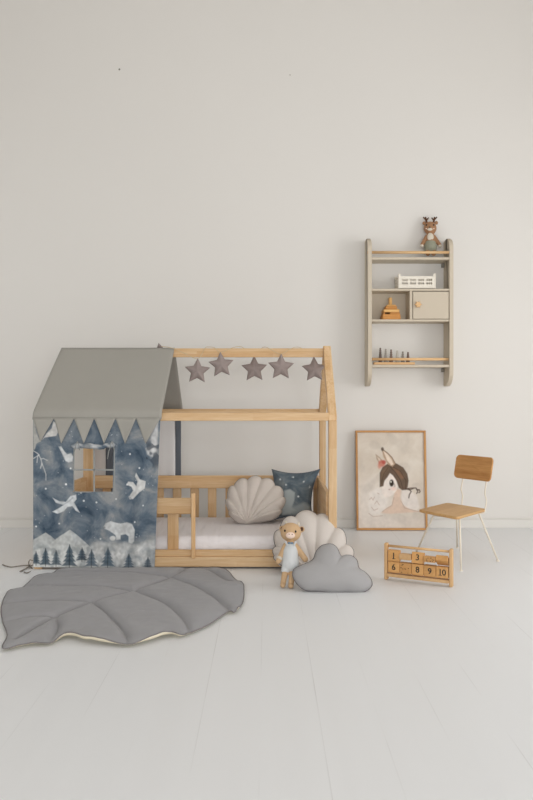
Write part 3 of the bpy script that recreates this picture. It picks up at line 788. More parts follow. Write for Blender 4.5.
for nm, a, b_ in (('1', 257.0, 259.5), ('2', 288.5, 290.7), ('3', 319.2, 321.5), ('4', 364.6, 367.2)):
    obj('shelf_board', box(xi0, xi1, SF + .006, WY - .002, sz(b_), sz(a), .003, 2), shelf_m, shf); zB[nm] = (sz(b_), sz(a))
xd0, xd1 = sx(410.0), sx(412.7)
obj('divider', box(xd0, xd1, SF + .008, WY - .002, zB['3'][1], zB['2'][0], .001), shelf_m, shf)
obj('back_panel', box(xi0, xi1, WY - .012, WY - .004, zB['3'][1], zB['2'][0], 0), shelf_m, shf)
door = obj('cupboard_door', box(xd1 + .004, xi1 - .003, SF + .006, SF + .024, zB['3'][1] + .003, zB['2'][0] - .005, .0015), shelf_m, shf)
kc = Vector((sx(418), SF + .004, sz(304.6)))
bm = bmesh.new(); N = 48
Lk = [[], [], []]
for k in range(N):
    a = 2*math.pi*k/N; r = .0195 + .0035*math.cos(6*a)
    for j, (s_, yy) in enumerate(((1, -.004), (1, -.016), (.86, -.020))): Lk[j].append(bm.verts.new((kc.x + r*s_*math.cos(a), kc.y + yy, kc.z + r*s_*math.sin(a))))
for j in range(2):
    for k in range(N): bm.faces.new((Lk[j][k], Lk[j][(k+1) % N], Lk[j+1][(k+1) % N], Lk[j+1][k]))
bm.faces.new(Lk[0][::-1]); bm.faces.new(Lk[2])
tube(bm, [kc + Vector((0, .0015, 0)), kc + Vector((0, -.005, 0))], .008, 10)
obj('knob', bm, beech['X'], door, label='light wood scalloped knob')
for y, x_ in ((252.4, xl - .003), (359.2, xi0)):
    bm = bmesh.new(); Yr = SF + (.0125 if y < 300 else .028)
    tube(bm, [(x_ if y > 300 else xi0 - .0, Yr, EYE - (y-HY)/F*Yr), (xi1, Yr, EYE - (y-HY)/F*Yr)], .0098, 12); obj('rail', bm, beech['X'], shf, smooth=True, label='light wood rail')
bm = bmesh.new(); tube(bm, [(xl - .002, SF + .0125, EYE - (252.4-HY)/F*(SF + .0125)), (xl + TH, SF + .0125, EYE - (252.4-HY)/F*(SF + .0125))], .0098, 12)
obj('rail_end', bm, beech['X'], shf)
for z in (zB['1'][0], zB['4'][0]):
    obj('bracket', box(xi1 - .018, xi1 - .002, WY - .03, WY - .002, z - .03, z - .001, .002), bracket_m, shf, label='grey metal bracket')

# --- crate on the shelf
zc = zB['2'][1]
def panel_holes(us, vs, hole, place):
    bm = bmesh.new(); V = {}
    def g(i, j):
        if (i, j) not in V: V[(i, j)] = bm.verts.new(place(us[i], vs[j]))
        return V[(i, j)]
    for i in range(len(us) - 1):
        for j in range(len(vs) - 1):
            if not hole((us[i]+us[i+1])/2, (vs[j]+vs[j+1])/2): bm.faces.new((g(i, j), g(i+1, j), g(i+1, j+1), g(i, j+1)))
    return bm
CY0, CY1 = SF + .015, SF + .155
cx0, cx1 = (398.3-CX)/F*CY0, (435.9-CX)/F*CY0; CH = .104
crate = thing('storage_crate', 'small white slotted plastic crate on second shelf', 'crate', ((cx0+cx1)/2, (CY0+CY1)/2, zc))
Lc = cx1 - cx0
def crate_panel(n_groups, length):
    us = [0, .018]; m = (length - .036) / n_groups; holes = []
    for g in range(n_groups):
        s = .018 + g*m + m*.12; w = m*.76/3
        for k in range(3):
            a = s + k*w + w*.12; b_ = s + (k+1)*w - w*.12; us += [a, b_]; holes.append((a, b_))
    us += [length - .018, length]; us = sorted(set(round(u, 6) for u in us))
    vs = [0, .03, .044, .054, .068, .088, CH]
    def hole(u, v):
        if .018 < u < length - .018 and v > .088: return True
        return any(a < u < b_ for a, b_ in holes) and (.03 < v < .044 or .054 < v < .068)
    return us, vs, hole
us, vs, hl = crate_panel(4, Lc)
for Y in (CY0 + .002, CY1 - .002):
    o = obj('long_side', panel_holes(us, vs, hl, lambda u, v: Vector((cx0 + u, Y, zc + .0005 + v))), white_plastic, crate); solidify(o, .004)
us, vs, hl = crate_panel(3, CY1 - CY0)
for X in (cx0 + .002, cx1 - .002):
    o = obj('short_side', panel_holes(us, vs, hl, lambda u, v: Vector((X, CY0 + u, zc + .0005 + v))), white_plastic, crate); solidify(o, .004)
obj('crate_base', box(cx0, cx1, CY0, CY1, zc + .0005, zc + .006, .001), white_plastic, crate)
for X in (cx0, cx1 - .008):
    for Y in (CY0 - .002, CY1 - .006): obj('corner_post', box(X, X + .008, Y, Y + .008, zc + .0005, zc + CH + .003, .002), white_plastic, crate)

# --- wooden stacking boat
zt = zB['3'][1]; tyc = SF + .08; kx = lambda x: (x - CX)/F*tyc; kz = lambda y: zt + (319.2 - y)/F*tyc
orange = wood('toy_wood_orange', RGB(202, 146, 82), RGB(168, 112, 56), 'X')
amber = wood('toy_wood_amber', RGB(220, 178, 116), RGB(196, 148, 86), 'X')
toy = thing('stacking_toy', 'honey-coloured wooden stacking toy with peg in the open cubby', 'toy', (kx(390), tyc, zt))
def tier(name, x0, x1, y0, y1, dep, mat, taper=.0):
    bm = box(kx(x0), kx(x1), tyc - dep/2, tyc + dep/2, kz(y1), kz(y0), .005, 2)
    zc_ = (kz(y0)+kz(y1))/2; xc = (kx(x0)+kx(x1))/2
    for v in bm.verts:
        if v.co.z > zc_: v.co.x = xc + (v.co.x - xc)*(1 - taper); v.co.y = tyc + (v.co.y - tyc)*(1 - taper)
    return obj(name, bm, mat, toy)
tier('base_block', 381.3, 399.4, 313.8, 319.15, .115, orange, .03)
bm = bmesh.new()
for a, b_ in ((382.4, 384), (389, 398.6)): bx(bm, kx(a), kx(b_), tyc - .05, tyc + .05, kz(313.75), kz(311.9), .002)
obj('gap_blocks', bm, orange, toy)
tier('middle_block', 382.6, 398.2, 308.9, 311.85, .108, amber, .0)
tier('upper_block', 384.6, 396.3, 305.6, 308.85, .085, orange, .03)
tier('top_block', 385.8, 395.6, 304.0, 305.55, .07, amber, .1)
obj('peg', lathe([(.0125, 0), (.0125, .047), (.010, .052)], (kx(390.3), tyc, kz(303.95)), 14), amber, toy, smooth=False)

# --- graded peg board on the bottom shelf
zp = zB['4'][1]; py_ = SF + .052; qx = lambda x: (x-CX)/F*py_; qz = lambda y: EYE - (y-HY)/F*py_
peg = thing('peg_board_toy', 'wooden board with six grey ring cones behind bottom shelf rail', 'toy', (qx(394), py_, zp))
obj('board', box(qx(373.6), qx(414.4), py_ - .024, py_ + .024, zp + .0003, zp + .018, .003), beech['X'], peg)
greys = [RGB(96, 84, 78), RGB(150, 144, 136), RGB(112, 94, 84), RGB(176, 170, 160), RGB(130, 124, 116), RGB(108, 92, 84)]
for k, (x, yt) in enumerate(((380.3, 347.8), (385.8, 348.8), (391.1, 349.4), (397.2, 350.4), (402.7, 351.4), (408, 352))):
    h = qz(yt) - zp - .0185; prof = []; nr = 7 - k // 2
    for r in range(nr):
        f0 = r / nr; rad = .0135 - .009 * f0
        prof += [(rad*.8, h*(f0 + .01)), (rad, h*(f0 + .3/nr)), (rad, h*(f0 + .7/nr)), (rad*.8, h*(f0 + .98/nr))]
    prof.append((.0015, h))
    obj('ring_cone', lathe(prof, (qx(x), py_, zp + .0182), 14), plain('cone_paint_%d' % k, greys[k], .5), peg, smooth=True)

# ------------------------------------------------------------------ soft dolls
knit_br = plain('brown_knit', RGB(160, 122, 92, 1.15), .95, .08, 60, .5, 160, spec=.1)
knit_tan = plain('tan_knit', RGB(194, 163, 128, 1.17), .95, .06, 60, .5, 160, spec=.1)
knit_cream = plain('cream_knit', RGB(212, 202, 186, 1.1), .95, .04, 60, .4, 160, spec=.1)
knit_sage = plain('sage_knit', RGB(140, 140, 124), .95, .12, 50, .5, 160, spec=.1)
knit_pale = plain('pale_blue_knit', RGB(206, 208, 208, 1.12), .95, .04, 60, .4, 160, spec=.1)
knit_pink = plain('pink_knit', RGB(226, 200, 186), .95, .04, 60, .4, 160, spec=.1)
knit_dark = plain('dark_knit', RGB(86, 62, 48), .95, .08, 60, .4, 160, spec=.1)
knit_blue = plain('blue_knit', RGB(112, 128, 142), .95, .05, 60)
blackbead = plain('black_bead', (.015, .012, .01, 1), .3)
def dollframe(p0, k): return Frame(p0, k)
def rot_of(fr): return Matrix((fr.U, fr.N, fr.V)).transposed()
# tan calf doll standing on the floor
fd = Frame((.11, 3.705, .0), .52); M = rot_of(fd)
sc = 3.8 / F * 1.0
d = lambda x, y, w=0: fd.px(x, y, w)
doll = thing('calf_doll', 'tan knitted calf doll in pale overalls standing on floor by cream shell cushion', 'doll', d(287, 588.5))
bm = bmesh.new()
ball(bm, d(290.8, 532.2), (10.7*sc, 8.8*sc, 9.7*sc), M)                       # head
ball(bm, d(290.3, 537.2, .028), (5.6*sc, 3.2*sc, 4.3*sc), M)
capsule(bm, d(290.5, 546), d(290.5, 553), 5.2*sc, 7.2*sc)                     # trunk
capsule(bm, d(290.5, 553), d(290.5, 563), 7.2*sc, 7.9*sc)
capsule(bm, d(285.6, 545.5), d(278.3, 561.5, .005), 2.9*sc, 2.8*sc, 14)       # arms
capsule(bm, d(295.5, 545.8), d(305, 559.8, .012), 2.9*sc, 3.1*sc, 14)
capsule(bm, d(286.4, 565), d(282.8, 585.3, .004), 3.5*sc, 2.7*sc, 14)         # legs
capsule(bm, d(293.4, 565), d(290.8, 586.3, .006), 3.5*sc, 2.8*sc, 14)
ball(bm, d(282.7, 585.8, .012), (2.7*sc, 3.8*sc, 2.5*sc), M); ball(bm, d(290.7, 586.6, .014), (2.8*sc, 3.9*sc, 2.5*sc), M)
ball(bm, d(282, 528.5, -.004), (3.0*sc, 1.8*sc, 3.4*sc), M); ball(bm, d(301.6, 529, -.004), (3.4*sc, 1.8*sc, 3.2*sc), M)
for v in bm.verts: v.co.z = max(v.co.z, .001)
body = obj('body', bm, knit_tan, doll); remesh(body, .0035, 4)
bm = bmesh.new()
capsule(bm, d(290.5, 547.5), d(290.5, 553), 5.8*sc, 7.9*sc); capsule(bm, d(290.5, 553), d(290.5, 563.5), 7.9*sc, 8.7*sc)
capsule(bm, d(286.4, 565), d(285.3, 570.3), 4.5*sc, 4.2*sc); capsule(bm, d(293.6, 565), d(293.6, 570.8), 4.5*sc, 4.2*sc)
o = obj('overalls', bm, knit_pale, doll, label='pale blue-white knitted overalls'); remesh(o, .0035, 3)
for a, b_ in (((287, 546.5), (285.6, 543.2)), ((294, 546.5), (295.4, 543.2))):
    bm = bmesh.new(); capsule(bm, d(*a, .028), d(*b_, .02), 1.0*sc, 1.0*sc, 6); obj('strap', bm, knit_pale, doll, smooth=True)
bm = bmesh.new(); ball(bm, d(290.2, 537.4, .037), (4.7*sc, 2.5*sc, 3.3*sc), M); obj('muzzle', bm, knit_pink, doll, smooth=True)
bm = bmesh.new(); ball(bm, d(288.9, 537, .048), (.5*sc,)*3, M, 8, 6); ball(bm, d(291.9, 537.2, .048), (.6*sc,)*3, M, 8, 6); obj('nostrils', bm, knit_dark, doll, smooth=True)
for x, y in ((284.7, 533), (295.4, 533.8)):
    bm = bmesh.new(); ball(bm, d(x, y, .0405), (.95*sc, .6*sc, 1.25*sc), M, 10, 8); obj('eye', bm, blackbead, doll, smooth=True)
for x, y in ((282.2, 529), (301.8, 529.5)):
    bm = bmesh.new(); ball(bm, d(x, y, .007), (1.7*sc, .8*sc, 2.1*sc), M); obj('inner_ear', bm, knit_dark, doll, smooth=True)
for x, y, dx in ((286.8, 523.2, -.8), (298.2, 523.8, .8)):
    bm = bmesh.new(); capsule(bm, d(x, y + 1), d(x + dx, y - 1.6), 1.6*sc, .8*sc, 7); obj('horn', bm, knit_cream, doll, smooth=True)
bm = bmesh.new()
for dx in (-1.5, 1.5): ball(bm, d(290.3 + dx, 545.4, .042), (1.5*sc, .9*sc, 1.2*sc), M)
ball(bm, d(290.3, 545.4, .044), (.8*sc,)*3, M); obj('bow', bm, knit_blue, doll, smooth=True, label='grey-blue bow')
bm = bmesh.new()
a, b_ = d(280.0, 557.6, .004), d(279.0, 559.8, .005); tube(bm, [a, b_], 3.25*sc, 14); obj('cuff', bm, knit_cream, doll, smooth=True)

# deer doll on top of the shelf
ztop = zB['1'][1]
fe = Frame((1.15, SF + .07, ztop), .22); M = rot_of(fe); sc = 5.22 / F
d = lambda x, y, w=0: fe.px(x, y, w)
deer = thing('deer_doll', 'brown knitted deer doll with antlers and sage shorts atop wall shelf', 'doll', d(430, 256.5))
bm = bmesh.new()
ball(bm, d(430.2, 228.2), (6.4*sc, 5.6*sc, 6.9*sc), M); ball(bm, d(429, 231, .022), (3.4*sc, 2.4*sc, 2.8*sc), M)
capsule(bm, d(430.2, 236), d(430.5, 246), 4.2*sc, 5.6*sc)
capsule(bm, d(426.5, 237), d(421.8, 245.5, .006), 2.1*sc, 1.9*sc, 12); capsule(bm, d(434, 236.8), d(439.6, 245.6, .006), 2.1*sc, 2.0*sc, 12)
capsule(bm, d(428, 247), d(427.6, 254.3, .01), 2.5*sc, 2.2*sc, 10); capsule(bm, d(433, 247), d(433.4, 254.3, .01), 2.5*sc, 2.2*sc, 10)
ball(bm, d(424.2, 223, -.003), (1.9*sc, 1.1*sc, 2.1*sc), M); ball(bm, d(436.4, 222.6, -.003), (1.9*sc, 1.1*sc, 2.1*sc), M)
for v in bm.verts: v.co.z = max(v.co.z, ztop + .001)
o = obj('body', bm, knit_br, deer); remesh(o, .003, 4)
bm = bmesh.new(); ball(bm, d(429.7, 238.6, .026), (3.3*sc, 1.6*sc, 4.6*sc), M); obj('tummy', bm, knit_cream, deer, smooth=True)
bm = bmesh.new(); capsule(bm, d(430.4, 245), d(430.5, 247), 5.9*sc, 6.3*sc, 5); capsule(bm, d(427.9, 247), d(427.8, 250), 3.4*sc, 3.3*sc, 5); capsule(bm, d(433, 247), d(433.2, 250), 3.4*sc, 3.3*sc, 5)
o = obj('shorts', bm, knit_sage, deer, label='sage green knitted shorts'); remesh(o, .003, 3)
bm = bmesh.new(); ball(bm, d(428.9, 231.4, .035), (2.7*sc, 1.2*sc, 1.5*sc), M); obj('muzzle', bm, knit_cream, deer, smooth=True)
bm = bmesh.new(); ball(bm, d(428.6, 229.6, .040), (.9*sc, .6*sc, .7*sc), M, 10, 8); obj('nose', bm, blackbead, deer, smooth=True)
for x in (425.4, 432.6):
    bm = bmesh.new(); ball(bm, d(x, 227.2, .037), (.8*sc, .5*sc, .9*sc), M, 10, 8); obj('eye', bm, blackbead, deer, smooth=True)
    bm = bmesh.new(); ball(bm, d(x + (.2 if x > 429 else -.2), 230.6, .033), (.7*sc, .5*sc, .6*sc), M, 10, 8); obj('cheek', bm, knit_pink, deer, smooth=True)
for s_, bx0 in ((-1, 426.6), (1, 433.6)):
    bm = bmesh.new()
    capsule(bm, d(bx0, 222.2), d(bx0 + s_*.9, 217.6), 1.1*sc, .8*sc, 7)
    capsule(bm, d(bx0 + s_*.3, 220.2), d(bx0 + s_*3.0, 217.4), .9*sc, .7*sc, 6); capsule(bm, d(bx0 + s_*.2, 220.6), d(bx0 - s_*1.7, 218), .8*sc, .6*sc, 6)
    obj('antler', bm, knit_dark, deer, smooth=True)
for x, y in ((421.6, 246.2), (439.8, 246.2)):
    bm = bmesh.new(); ball(bm, d(x, y, .007), (2.0*sc, 1.9*sc, 1.7*sc), M); obj('mitten', bm, knit_cream, deer, smooth=True)

# ------------------------------------------------------------------ leaning framed print
Yb, Yt = 5.235, 5.302; fx0, fx1 = .634, 1.134; Hf = .70
ff = Frame(((fx0+fx1)/2, Yb, .001), (Yt - Yb)/Hf)
pic = thing('framed_print', 'oak-framed watercolour print of a hare-eared child leaning on the wall', 'picture', ((fx0+fx1)/2, Yb, 0))
W2 = (fx1 - fx0)/2; fw = .014; fdp = .02
def fbox(u0, u1, v0, v1, w0, w1, bev=.0015):
    bm = box(u0, u1, w0, w1, v0, v1, bev)
    for v in bm.verts: v.co = ff.at(v.co.x, v.co.z, v.co.y)
    return bm
for u0, u1, v0, v1, ax in ((-W2, W2, 0, fw, 'X'), (-W2, W2, Hf - fw, Hf, 'X'), (-W2, -W2 + fw, fw, Hf - fw, 'Z'), (W2 - fw, W2, fw, Hf - fw, 'Z')):
    obj('frame_bar', fbox(u0, u1, v0, v1, 0, fdp), oak[ax], pic)
obj('backing_board', fbox(-W2 + fw, W2 - fw, fw, Hf - fw, .001, .006, 0), plain('board', RGB(150, 130, 104), .9), pic)
xs_ = np.arange(357, 426.01, .42); ys_ = np.arange(431.5, 529.01, .42)
us_ = [ -W2 + fw + (2*W2 - 2*fw)*(x - 357)/(xs_[-1] - 357) for x in xs_]
vs_ = [Hf - fw - (Hf - 2*fw)*(y - 431.5)/(ys_[-1] - 431.5) for y in ys_]
PXg, PYg = np.meshgrid(xs_, ys_); cv = Canvas(PXg, PYg, .08); k = lambda p: cr(p, 350, 425, 6.27)
nn = nz(PXg, PYg, .08, 6)
cv.put(np.clip((PYg + nn*16 - 470)/24, 0, 1) * np.clip((426 - PXg)/40, 0, 1), (222, 214, 206), .7)
cv.put(np.clip((nn - .1)*4, 0, 1), (190, 180, 168), .4)
cv.poly(k([(120, 430), (170, 395), (225, 420), (240, 470), (215, 540), (190, 560), (120, 575), (108, 500)]), (224, 217, 210), .9, 1.2)
cv.poly(k([(330, 410), (380, 410), (425, 450), (440, 520), (420, 545), (350, 530), (320, 480)]), (224, 216, 210), .8, 1.0)
cv.poly(k([(288, 405), (325, 405), (318, 460), (332, 505), (380, 535), (442, 548), (340, 556), (250, 562), (190, 556), (222, 530), (262, 505), (270, 460)]), (214, 190, 172), .9, .9)
cv.poly(k([(228, 330), (258, 300), (290, 340), (300, 390), (292, 415), (262, 446), (225, 462), (196, 430), (200, 390)]), (228, 218, 210), 1)
cv.poly(k([(160, 178), (188, 200), (208, 225), (186, 244), (166, 212)]), (170, 148, 128), .9); cv.poly(k([(170, 195), (188, 210), (198, 226), (186, 236)]), (216, 200, 184), .8)
hair = [(184, 392), (186, 300), (205, 262), (245, 238), (295, 240), (340, 266), (366, 308), (373, 350), (366, 392), (352, 410), (330, 412), (308, 396), (294, 352), (272, 318), (252, 302), (236, 328), (216, 352), (208, 386)]
cv.poly(k(hair), (98, 80, 66), .97)
cv.poly(k([(270, 270), (310, 280), (345, 330), (330, 345), (300, 310)]), (140, 104, 80), .6, 1.2); cv.poly(k([(200, 290), (230, 262), (250, 270), (215, 310), (200, 340)]), (124, 100, 80), .6, 1.0)
for l in ([(255, 262), (290, 300), (320, 350), (335, 400)], [(262, 256), (320, 290), (355, 350), (352, 400)], [(240, 268), (210, 310), (196, 370)]): cv.line(k(l), .7, (70, 56, 46), .7)
cv.poly(k([(198, 140), (236, 168), (268, 200), (290, 240), (270, 262), (240, 246), (212, 200)]), (176, 150, 126), .95); cv.poly(k([(212, 160), (240, 182), (264, 214), (276, 246), (262, 252), (236, 222)]), (226, 210, 194), .95)
cv.ell(*k([(206, 148)])[0], 1.5, 2, (90, 78, 70), .9); cv.line(k([(200, 145), (238, 172), (268, 202), (288, 240)]), .7, (104, 86, 72), .8)
cv.ell(*k([(200, 240)])[0], 3.6, 3.4, (186, 104, 88), .85, .9); cv.ell(*k([(186, 258)])[0], 2.0, 2.6, (196, 130, 112), .7, .8); cv.ell(*k([(214, 232)])[0], 2.2, 2.0, (170, 74, 64), .8, .6)
cv.ell(*k([(262, 366)])[0], 2.3, 3.6, (58, 50, 44), 1, .5); cv.ell(*k([(258, 358)])[0], .7, .9, (226, 220, 210), .9, .3); cv.line(k([(278, 370), (284, 386), (276, 392)]), .6, (120, 100, 84), .8)
cv.ell(*k([(247, 407)])[0], .9, .6, (170, 132, 120), .8); cv.ell(*k([(274, 402)])[0], 2.6, 1.8, (226, 190, 176), .5, 1)
for l in ([(355, 402), (390, 398), (420, 398), (432, 415), (424, 432)], [(372, 404), (388, 420), (376, 440), (372, 460)], [(424, 410), (440, 408), (446, 420), (438, 428)], [(352, 405), (380, 408), (400, 402)]): cv.line(k(l), 1.3, (88, 72, 62), .9)
for l in ([(118, 470), (130, 458), (140, 476), (150, 455)], [(112, 560), (140, 580), (200, 574)], [(150, 500), (165, 480), (180, 505)], [(170, 430), (180, 436)], [(320, 480), (345, 525), (440, 550)], [(200, 548), (225, 530), (262, 508), (276, 458)], [(130, 520), (145, 540), (170, 530)]): cv.line(k(l), .6, (168, 140, 122), .7)
cv.put(np.clip((PYg - 515)/8, 0, 1), (216, 206, 197), .5)
bm = bmesh.new(); G = [[bm.verts.new(ff.at(u, v, .0085)) for u in us_] for v in vs_]
for j in range(len(ys_) - 1):
    for i in range(len(xs_) - 1): bm.faces.new((G[j][i], G[j][i+1], G[j+1][i+1], G[j+1][i]))
pr = obj('print', bm, painted('print_paper', [(.3, RGB(196, 184, 170, 1.2)), (.5, RGB(206, 196, 183, 1.2)), (.7, RGB(214, 206, 195, 1.2))], 6), pic, smooth='keep')
set_col(pr.data, np.concatenate([cv.c, cv.a[..., None]], -1).reshape(-1, 4))

# ------------------------------------------------------------------ child's chair
ch = thing('child_chair', 'small wooden-seat chair with thin cream metal legs', 'chair', (1.1, 4.38, 0))
fwd = Vector((-.653, -.757, 0)).normalized(); sid = Vector((-fwd.y, fwd.x, 0))     # sid points from rear-left towards right
c0 = Vector((1.088, 4.348, 0)); SZ = .2905
def rounded(w, h, r, n=6):
    out = []
    for cx_, cy_, a0 in ((w/2-r, h/2-r, 0), (-w/2+r, h/2-r, 90), (-w/2+r, -h/2+r, 180), (w/2-r, -h/2+r, 270)):
        for i in range(n + 1):
            a = math.radians(a0 + 90*i/n); out.append((cx_ + r*math.cos(a), cy_ + r*math.sin(a)))
    return out
def slab(outl, t, place, curve=None, bev=.004):
    bm = bmesh.new(); n = len(outl)
    A = [bm.verts.new((x, y, 0)) for x, y in outl]; f = bm.faces.new(A)
    r = bmesh.ops.extrude_face_region(bm, geom=[f]); vs = [e for e in r['geom'] if isinstance(e, bmesh.types.BMVert)]
    for v in vs: v.co.z += t
    bmesh.ops.recalc_face_normals(bm, faces=bm.faces[:])
    es = [e for e in bm.edges if abs(e.verts[0].co.z - e.verts[1].co.z) < 1e-6]
    bmesh.ops.bevel(bm, geom=es, offset=bev, segments=2, affect='EDGES', profile=.5)
    for v in bm.verts: v.co = place(v.co.x, v.co.y, v.co.z)
    return bm
chair_seat = wood('seat_board', RGB(206, 168, 118, 1.15), RGB(176, 134, 86, 1.15), 'X', rot=math.atan2(fwd.y, fwd.x))
chair_back = wood('back_board', OAK_L, OAK_D, 'X', rot=math.atan2(-.81, .58))
def round_poly(pts, r, n=6):
    out = []; m = len(pts)
    for i in range(m):
        p = Vector(pts[i]); a = (Vector(pts[i-1]) - p).normalized(); b_ = (Vector(pts[(i+1) % m]) - p).normalized()
        for k in range(n + 1):
            t = k / n; q0 = p + a*r*(1-t); q1 = p + b_*r*t; out.append(tuple(q0.lerp(q1, t)))
    return out
quad = [(.886, 4.340), (1.049, 4.080), (1.295, 4.366), (1.121, 4.607)]
obj('seat', slab(round_poly(quad, .028), .016, lambda x, y, z: Vector((x, y, SZ - .016 + z))), chair_seat, ch)
bc = Vector((1.272, 4.532, .512)); bu = Vector((.58, -.81, 0)).normalized(); bn = Vector((.81, .58, 0)).normalized()
bv = (Vector((0, 0, 1)) + bn*.22).normalized(); bw = bu.cross(bv)
if bw.dot(fwd) < 0: bw = -bw
obj('backrest', slab(rounded(.275, .146, .026), .014, lambda x, y, z: bc + bu*x + bv*y + bw*(z - .007 - .016*(1 - (x/.137)**2)*0 + .02*(x/.137)**2 - .006)), chair_back, ch)
feet = {'A': Vector((.885, 4.425, 0)), 'B': Vector((1.194, 4.643, 0)), 'C': Vector((1.064, 4.056, 0)), 'D': Vector((1.336, 4.285, 0))}
topc = {'A': Vector((.964, 4.27, 0)), 'C': Vector((1.09, 4.19, 0)), 'D': Vector((1.244, 4.355, 0)), 'B': Vector((1.151, 4.49, 0))}
for a in 'ABCD':
    b0 = bmesh.new(); t = topc[a].copy(); t.z = SZ - .0175; f = feet[a].copy(); f.z = .004
    mid = t + (f - t)*.04
    tube(b0, [t, mid, f], [.0055]*3, 10)
    lg = obj('leg', b0, metal_m, ch, smooth=True)
    obj('foot_pad', lathe([(.009, 0), (.009, .004), (.0065, .007)], (f.x, f.y, .0), 12), metal_m, lg)
b0 = bmesh.new(); loop = [topc['A'], topc['C'], topc['D'], topc['B']]
tube(b0, [Vector((p.x, p.y, SZ - .0225)) for p in loop], .005, 8, closed=True); obj('under_frame', b0, metal_m, ch, smooth=True)
for s1 in (-1, 1):
    p1 = bc + bu*(.088*s1) - bv*.062 - bw*.0145
    bs = [P(462, 502.5, 4.522), P(462.6, 495.5, 4.548), P(461.2, 489, 4.578)] if s1 < 0 else [P(485.2, 508.5, 4.352), P(486.5, 501, 4.366), P(485, 493, 4.396)]
    b0 = bmesh.new(); und_ = bs[0].copy(); und_.z = SZ - .0225
    pts = [topc['D' if s1 > 0 else 'B'] + Vector((0, 0, SZ - .0225)), und_ * .8 + (topc['D' if s1 > 0 else 'B'] + Vector((0, 0, SZ - .0225))) * .2] + bs + [p1 - bv*.012, p1 + bv*.01, p1 + bv*.07]
    tube(b0, catmull(pts, 6, False), .0042, 8); obj('back_rod', b0, metal_m, ch, smooth=True)

# ------------------------------------------------------------------ counting frame with number tiles
A0 = Vector((.628, 3.885, 0)); A1 = Vector((.930, 3.735, 0)); du = (A1 - A0).normalized(); dn = Vector((du.y, -du.x, 0))   # dn towards the viewer
if dn.y > 0: dn = -dn
LA = (A1 - A0).length
aba = thing('counting_frame', 'wooden counting frame of turning number tiles on the floor beside the chair', 'toy', (A0 + A1)/2)
def ap(u, w, z): return A0 + du*u + dn*w + Vector((0, 0, z))
def abox(u0, u1, w0, w1, z0, z1, bev=.002):
    bm = box(u0, u1, w0, w1, z0, z1, bev)
    for v in bm.verts: v.co = ap(v.co.x, v.co.y, v.co.z)
    return bm
for u in (0, LA):
    obj('end_post', abox(u - .0085, u + .0085, -.015, .015, 0, .19, .003), beech['Z'], aba)
b0 = bmesh.new(); tube(b0, [ap(.0085, 0, .176), ap(LA - .0085, 0, .176)], .0065, 10); obj('top_rod', b0, beech['X'], aba, smooth=True)
obj('bottom_bar', abox(.0085, LA - .0085, -.02, .02, .0185, .034), beech['X'], aba)
ZR = (.128, .069)
for z in ZR:
    b0 = bmesh.new(); tube(b0, [ap(.0085, 0, z), ap(LA - .0085, 0, z)], .004, 8); obj('axle', b0, beech['X'], aba, smooth=True)
def glyph(ch_, size):
    cu = bpy.data.curves.new('glyph', 'FONT'); cu.body = ch_; cu.size = size; cu.align_x = 'CENTER'; cu.align_y = 'CENTER'; cu.extrude = .0004; cu.offset = .0006 if len(ch_) == 1 else .0005
    if len(ch_) > 1: cu.space_character = .92
    o = bpy.data.objects.new('glyph', cu); COL.objects.link(o)
    dg = bpy.context.evaluated_depsgraph_get(); me = bpy.data.meshes.new_from_object(o.evaluated_get(dg))
    bpy.data.objects.remove(o); b_ = bmesh.new(); b_.from_mesh(me)
    bmesh.ops.recalc_face_normals(b_, faces=b_.faces[:])
    if '1' in ch_:                                   # serifs on the one
        xs1 = -.0095 if len(ch_) > 1 else .001
        bx(b_, xs1 - size*.2, xs1 + size*.22, -size*.37, -size*.31, -.0004, .0004)
    return b_
tw = (LA - .017 - .006) / 5
tiles = [(0, 0, '1', 0, tilewood), (0, 1, '', 84, beech['X']), (0, 2, '3', -14, tilewood), (0, 3, 'dots', 82, tilewood), (0, 4, '', 52, tilewood),
         (1, 0, '6', 0, tilewood), (1, 1, 'dots', 0, tilewood), (1, 2, '8', 0, tilewood), (1, 3, '9', 2, tilewood), (1, 4, '10', 0, tilewood)]
for r, k, txt, ang, mt in tiles:
    uc = .0085 + .003 + tw*(k + .5); z = ZR[r]; hw = tw/2 - .0007; hh = .0285; ht = .0145
    R = Matrix.Rotation(math.radians(ang), 3, 'X')
    bm = box(-hw, hw, -ht, ht, -hh, hh, .0025)
    def put(bm_):
        for v in bm_.verts:
            q = R @ v.co; v.co = ap(uc + q.x, -q.y, z + q.z)
    put(bm); t = obj('number_tile', bm, mt, aba)
    if txt == 'dots':
        b_ = bmesh.new(); rs = random.Random(k)
        for q in range(11):
            x, zz = rs.uniform(-hw*.8, hw*.8), rs.uniform(-hh*.8, hh*.8)
            for face in (0, 1):
                n = 7; s_ = rs.uniform(.002, .004)
                ring = []
                for a in range(n):
                    px_, pz_ = x + s_*math.cos(a*2*math.pi/n), zz + s_*.7*math.sin(a*2*math.pi/n)
                    ring.append(b_.verts.new((px_, -ht - .0004, pz_) if face == 0 else (px_, pz_*.45, -hh - .0004 if ang > 0 else hh + .0004)))
                b_.faces.new(ring)
            if ang:
                ring = [b_.verts.new((x + .003*math.cos(a*.9), zz*.45 + .002*math.sin(a*.9), hh + .0004)) for a in range(7)]; b_.faces.new(ring)
        put(b_); obj('picture', b_, knit_dark, t)
    elif txt:
        b_ = glyph(txt, .042)
        for v in b_.verts: v.co = Vector((v.co.x, -ht - .0002 - v.co.z, v.co.y))
        put(b_); obj('digit', b_, black_m, t)

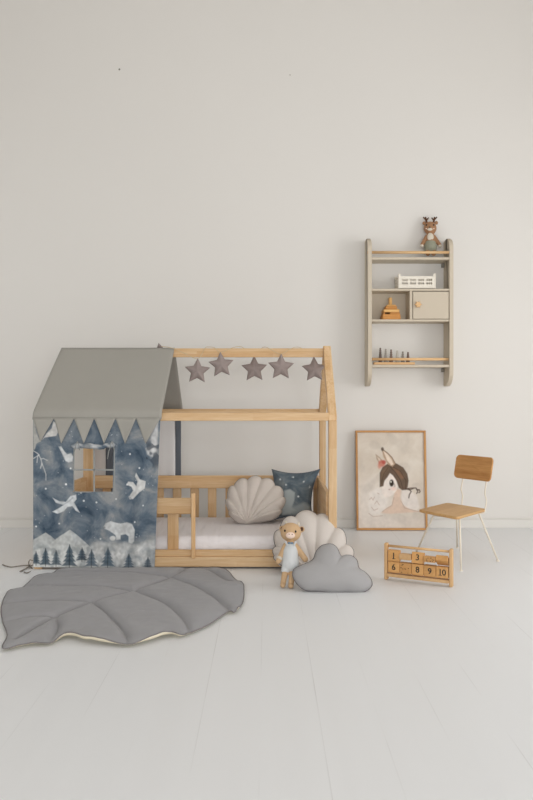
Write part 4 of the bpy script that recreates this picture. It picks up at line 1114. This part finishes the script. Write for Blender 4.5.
# ------------------------------------------------------------------ old nails left in the wall
for (x, y), nm in (((119.5, 69.6), 'dark nail head in the bare wall high above the bed roof'), ((290, 75.2), 'faint small nail head in bare wall right of the darker nail')):
    p = P(x, y, WY); r_ = .007 if x < 200 else .0045
    bm = lathe([(r_*.5, -.0005), (r_*.5, .004), (r_, .0042), (r_*.8, .007)], (p.x, WY, p.z), 10, 'Y')
    for v in bm.verts: v.co.y = WY - abs(v.co.y - WY)
    tag(obj('nail', bm, bracket_m if x < 200 else plain('nail_paint', RGB(160, 152, 144), .6), loc=tuple(p)), nm, 'nail')

# ------------------------------------------------------------------ light, camera
def area(name, loc, rot, sx_, sy_, e, col):
    l = bpy.data.lights.new(name, 'AREA'); l.shape = 'RECTANGLE'; l.size = sx_; l.size_y = sy_; l.energy = e; l.color = col
    o = bpy.data.objects.new(name, l); COL.objects.link(o); o.location = loc; o.rotation_euler = rot
    return o
for i, (a, b_) in enumerate(WINS):
    area('window_daylight', (X1 + .055, (a + b_)/2, (WZ0 + WZ1)/2), (0, math.radians(90), 0), WZ1 - WZ0 - .1, b_ - a - .1, (14, 66)[i], (1, .99, .985))
area('rear_fill_light', (.6, YB - .045, (FW[2] + FW[3])/2), (math.radians(90), 0, 0), 3.48, FW[3] - FW[2] - .12, 232, (.97, .985, 1))  # added fill lamp brightening the back wall and bed from the front
area('left_fill_light', (X0 - .045, (LW[0] + LW[1])/2, (LW[2] + LW[3])/2), (0, math.radians(-90), 0), LW[3] - LW[2] - .12, LW[1] - LW[0] - .12, 10, (1, .985, .96))  # added weak fill lamp for the wall and floor left of the bed
w = bpy.data.worlds.new('World'); S.world = w; w.use_nodes = True
w.node_tree.nodes['Background'].inputs['Color'].default_value = (.85, .92, 1, 1); w.node_tree.nodes['Background'].inputs['Strength'].default_value = 1.0

cam = bpy.data.cameras.new('Camera'); co = bpy.data.objects.new('Camera', cam); COL.objects.link(co)
co.location = (0, 0, EYE); co.rotation_euler = (math.radians(90), 0, 0)
cam.sensor_fit = 'VERTICAL'; cam.sensor_height = 36; cam.lens = F * 36 / 800
cam.shift_y = -(400 - HY) / 800; cam.clip_start = .05
S.camera = co
S.view_settings.view_transform = 'Standard'; S.view_settings.look = 'None'; S.view_settings.gamma = 1; S.view_settings.use_curve_mapping = False
S.view_settings.exposure = -0.90
S.cycles.use_denoising = True
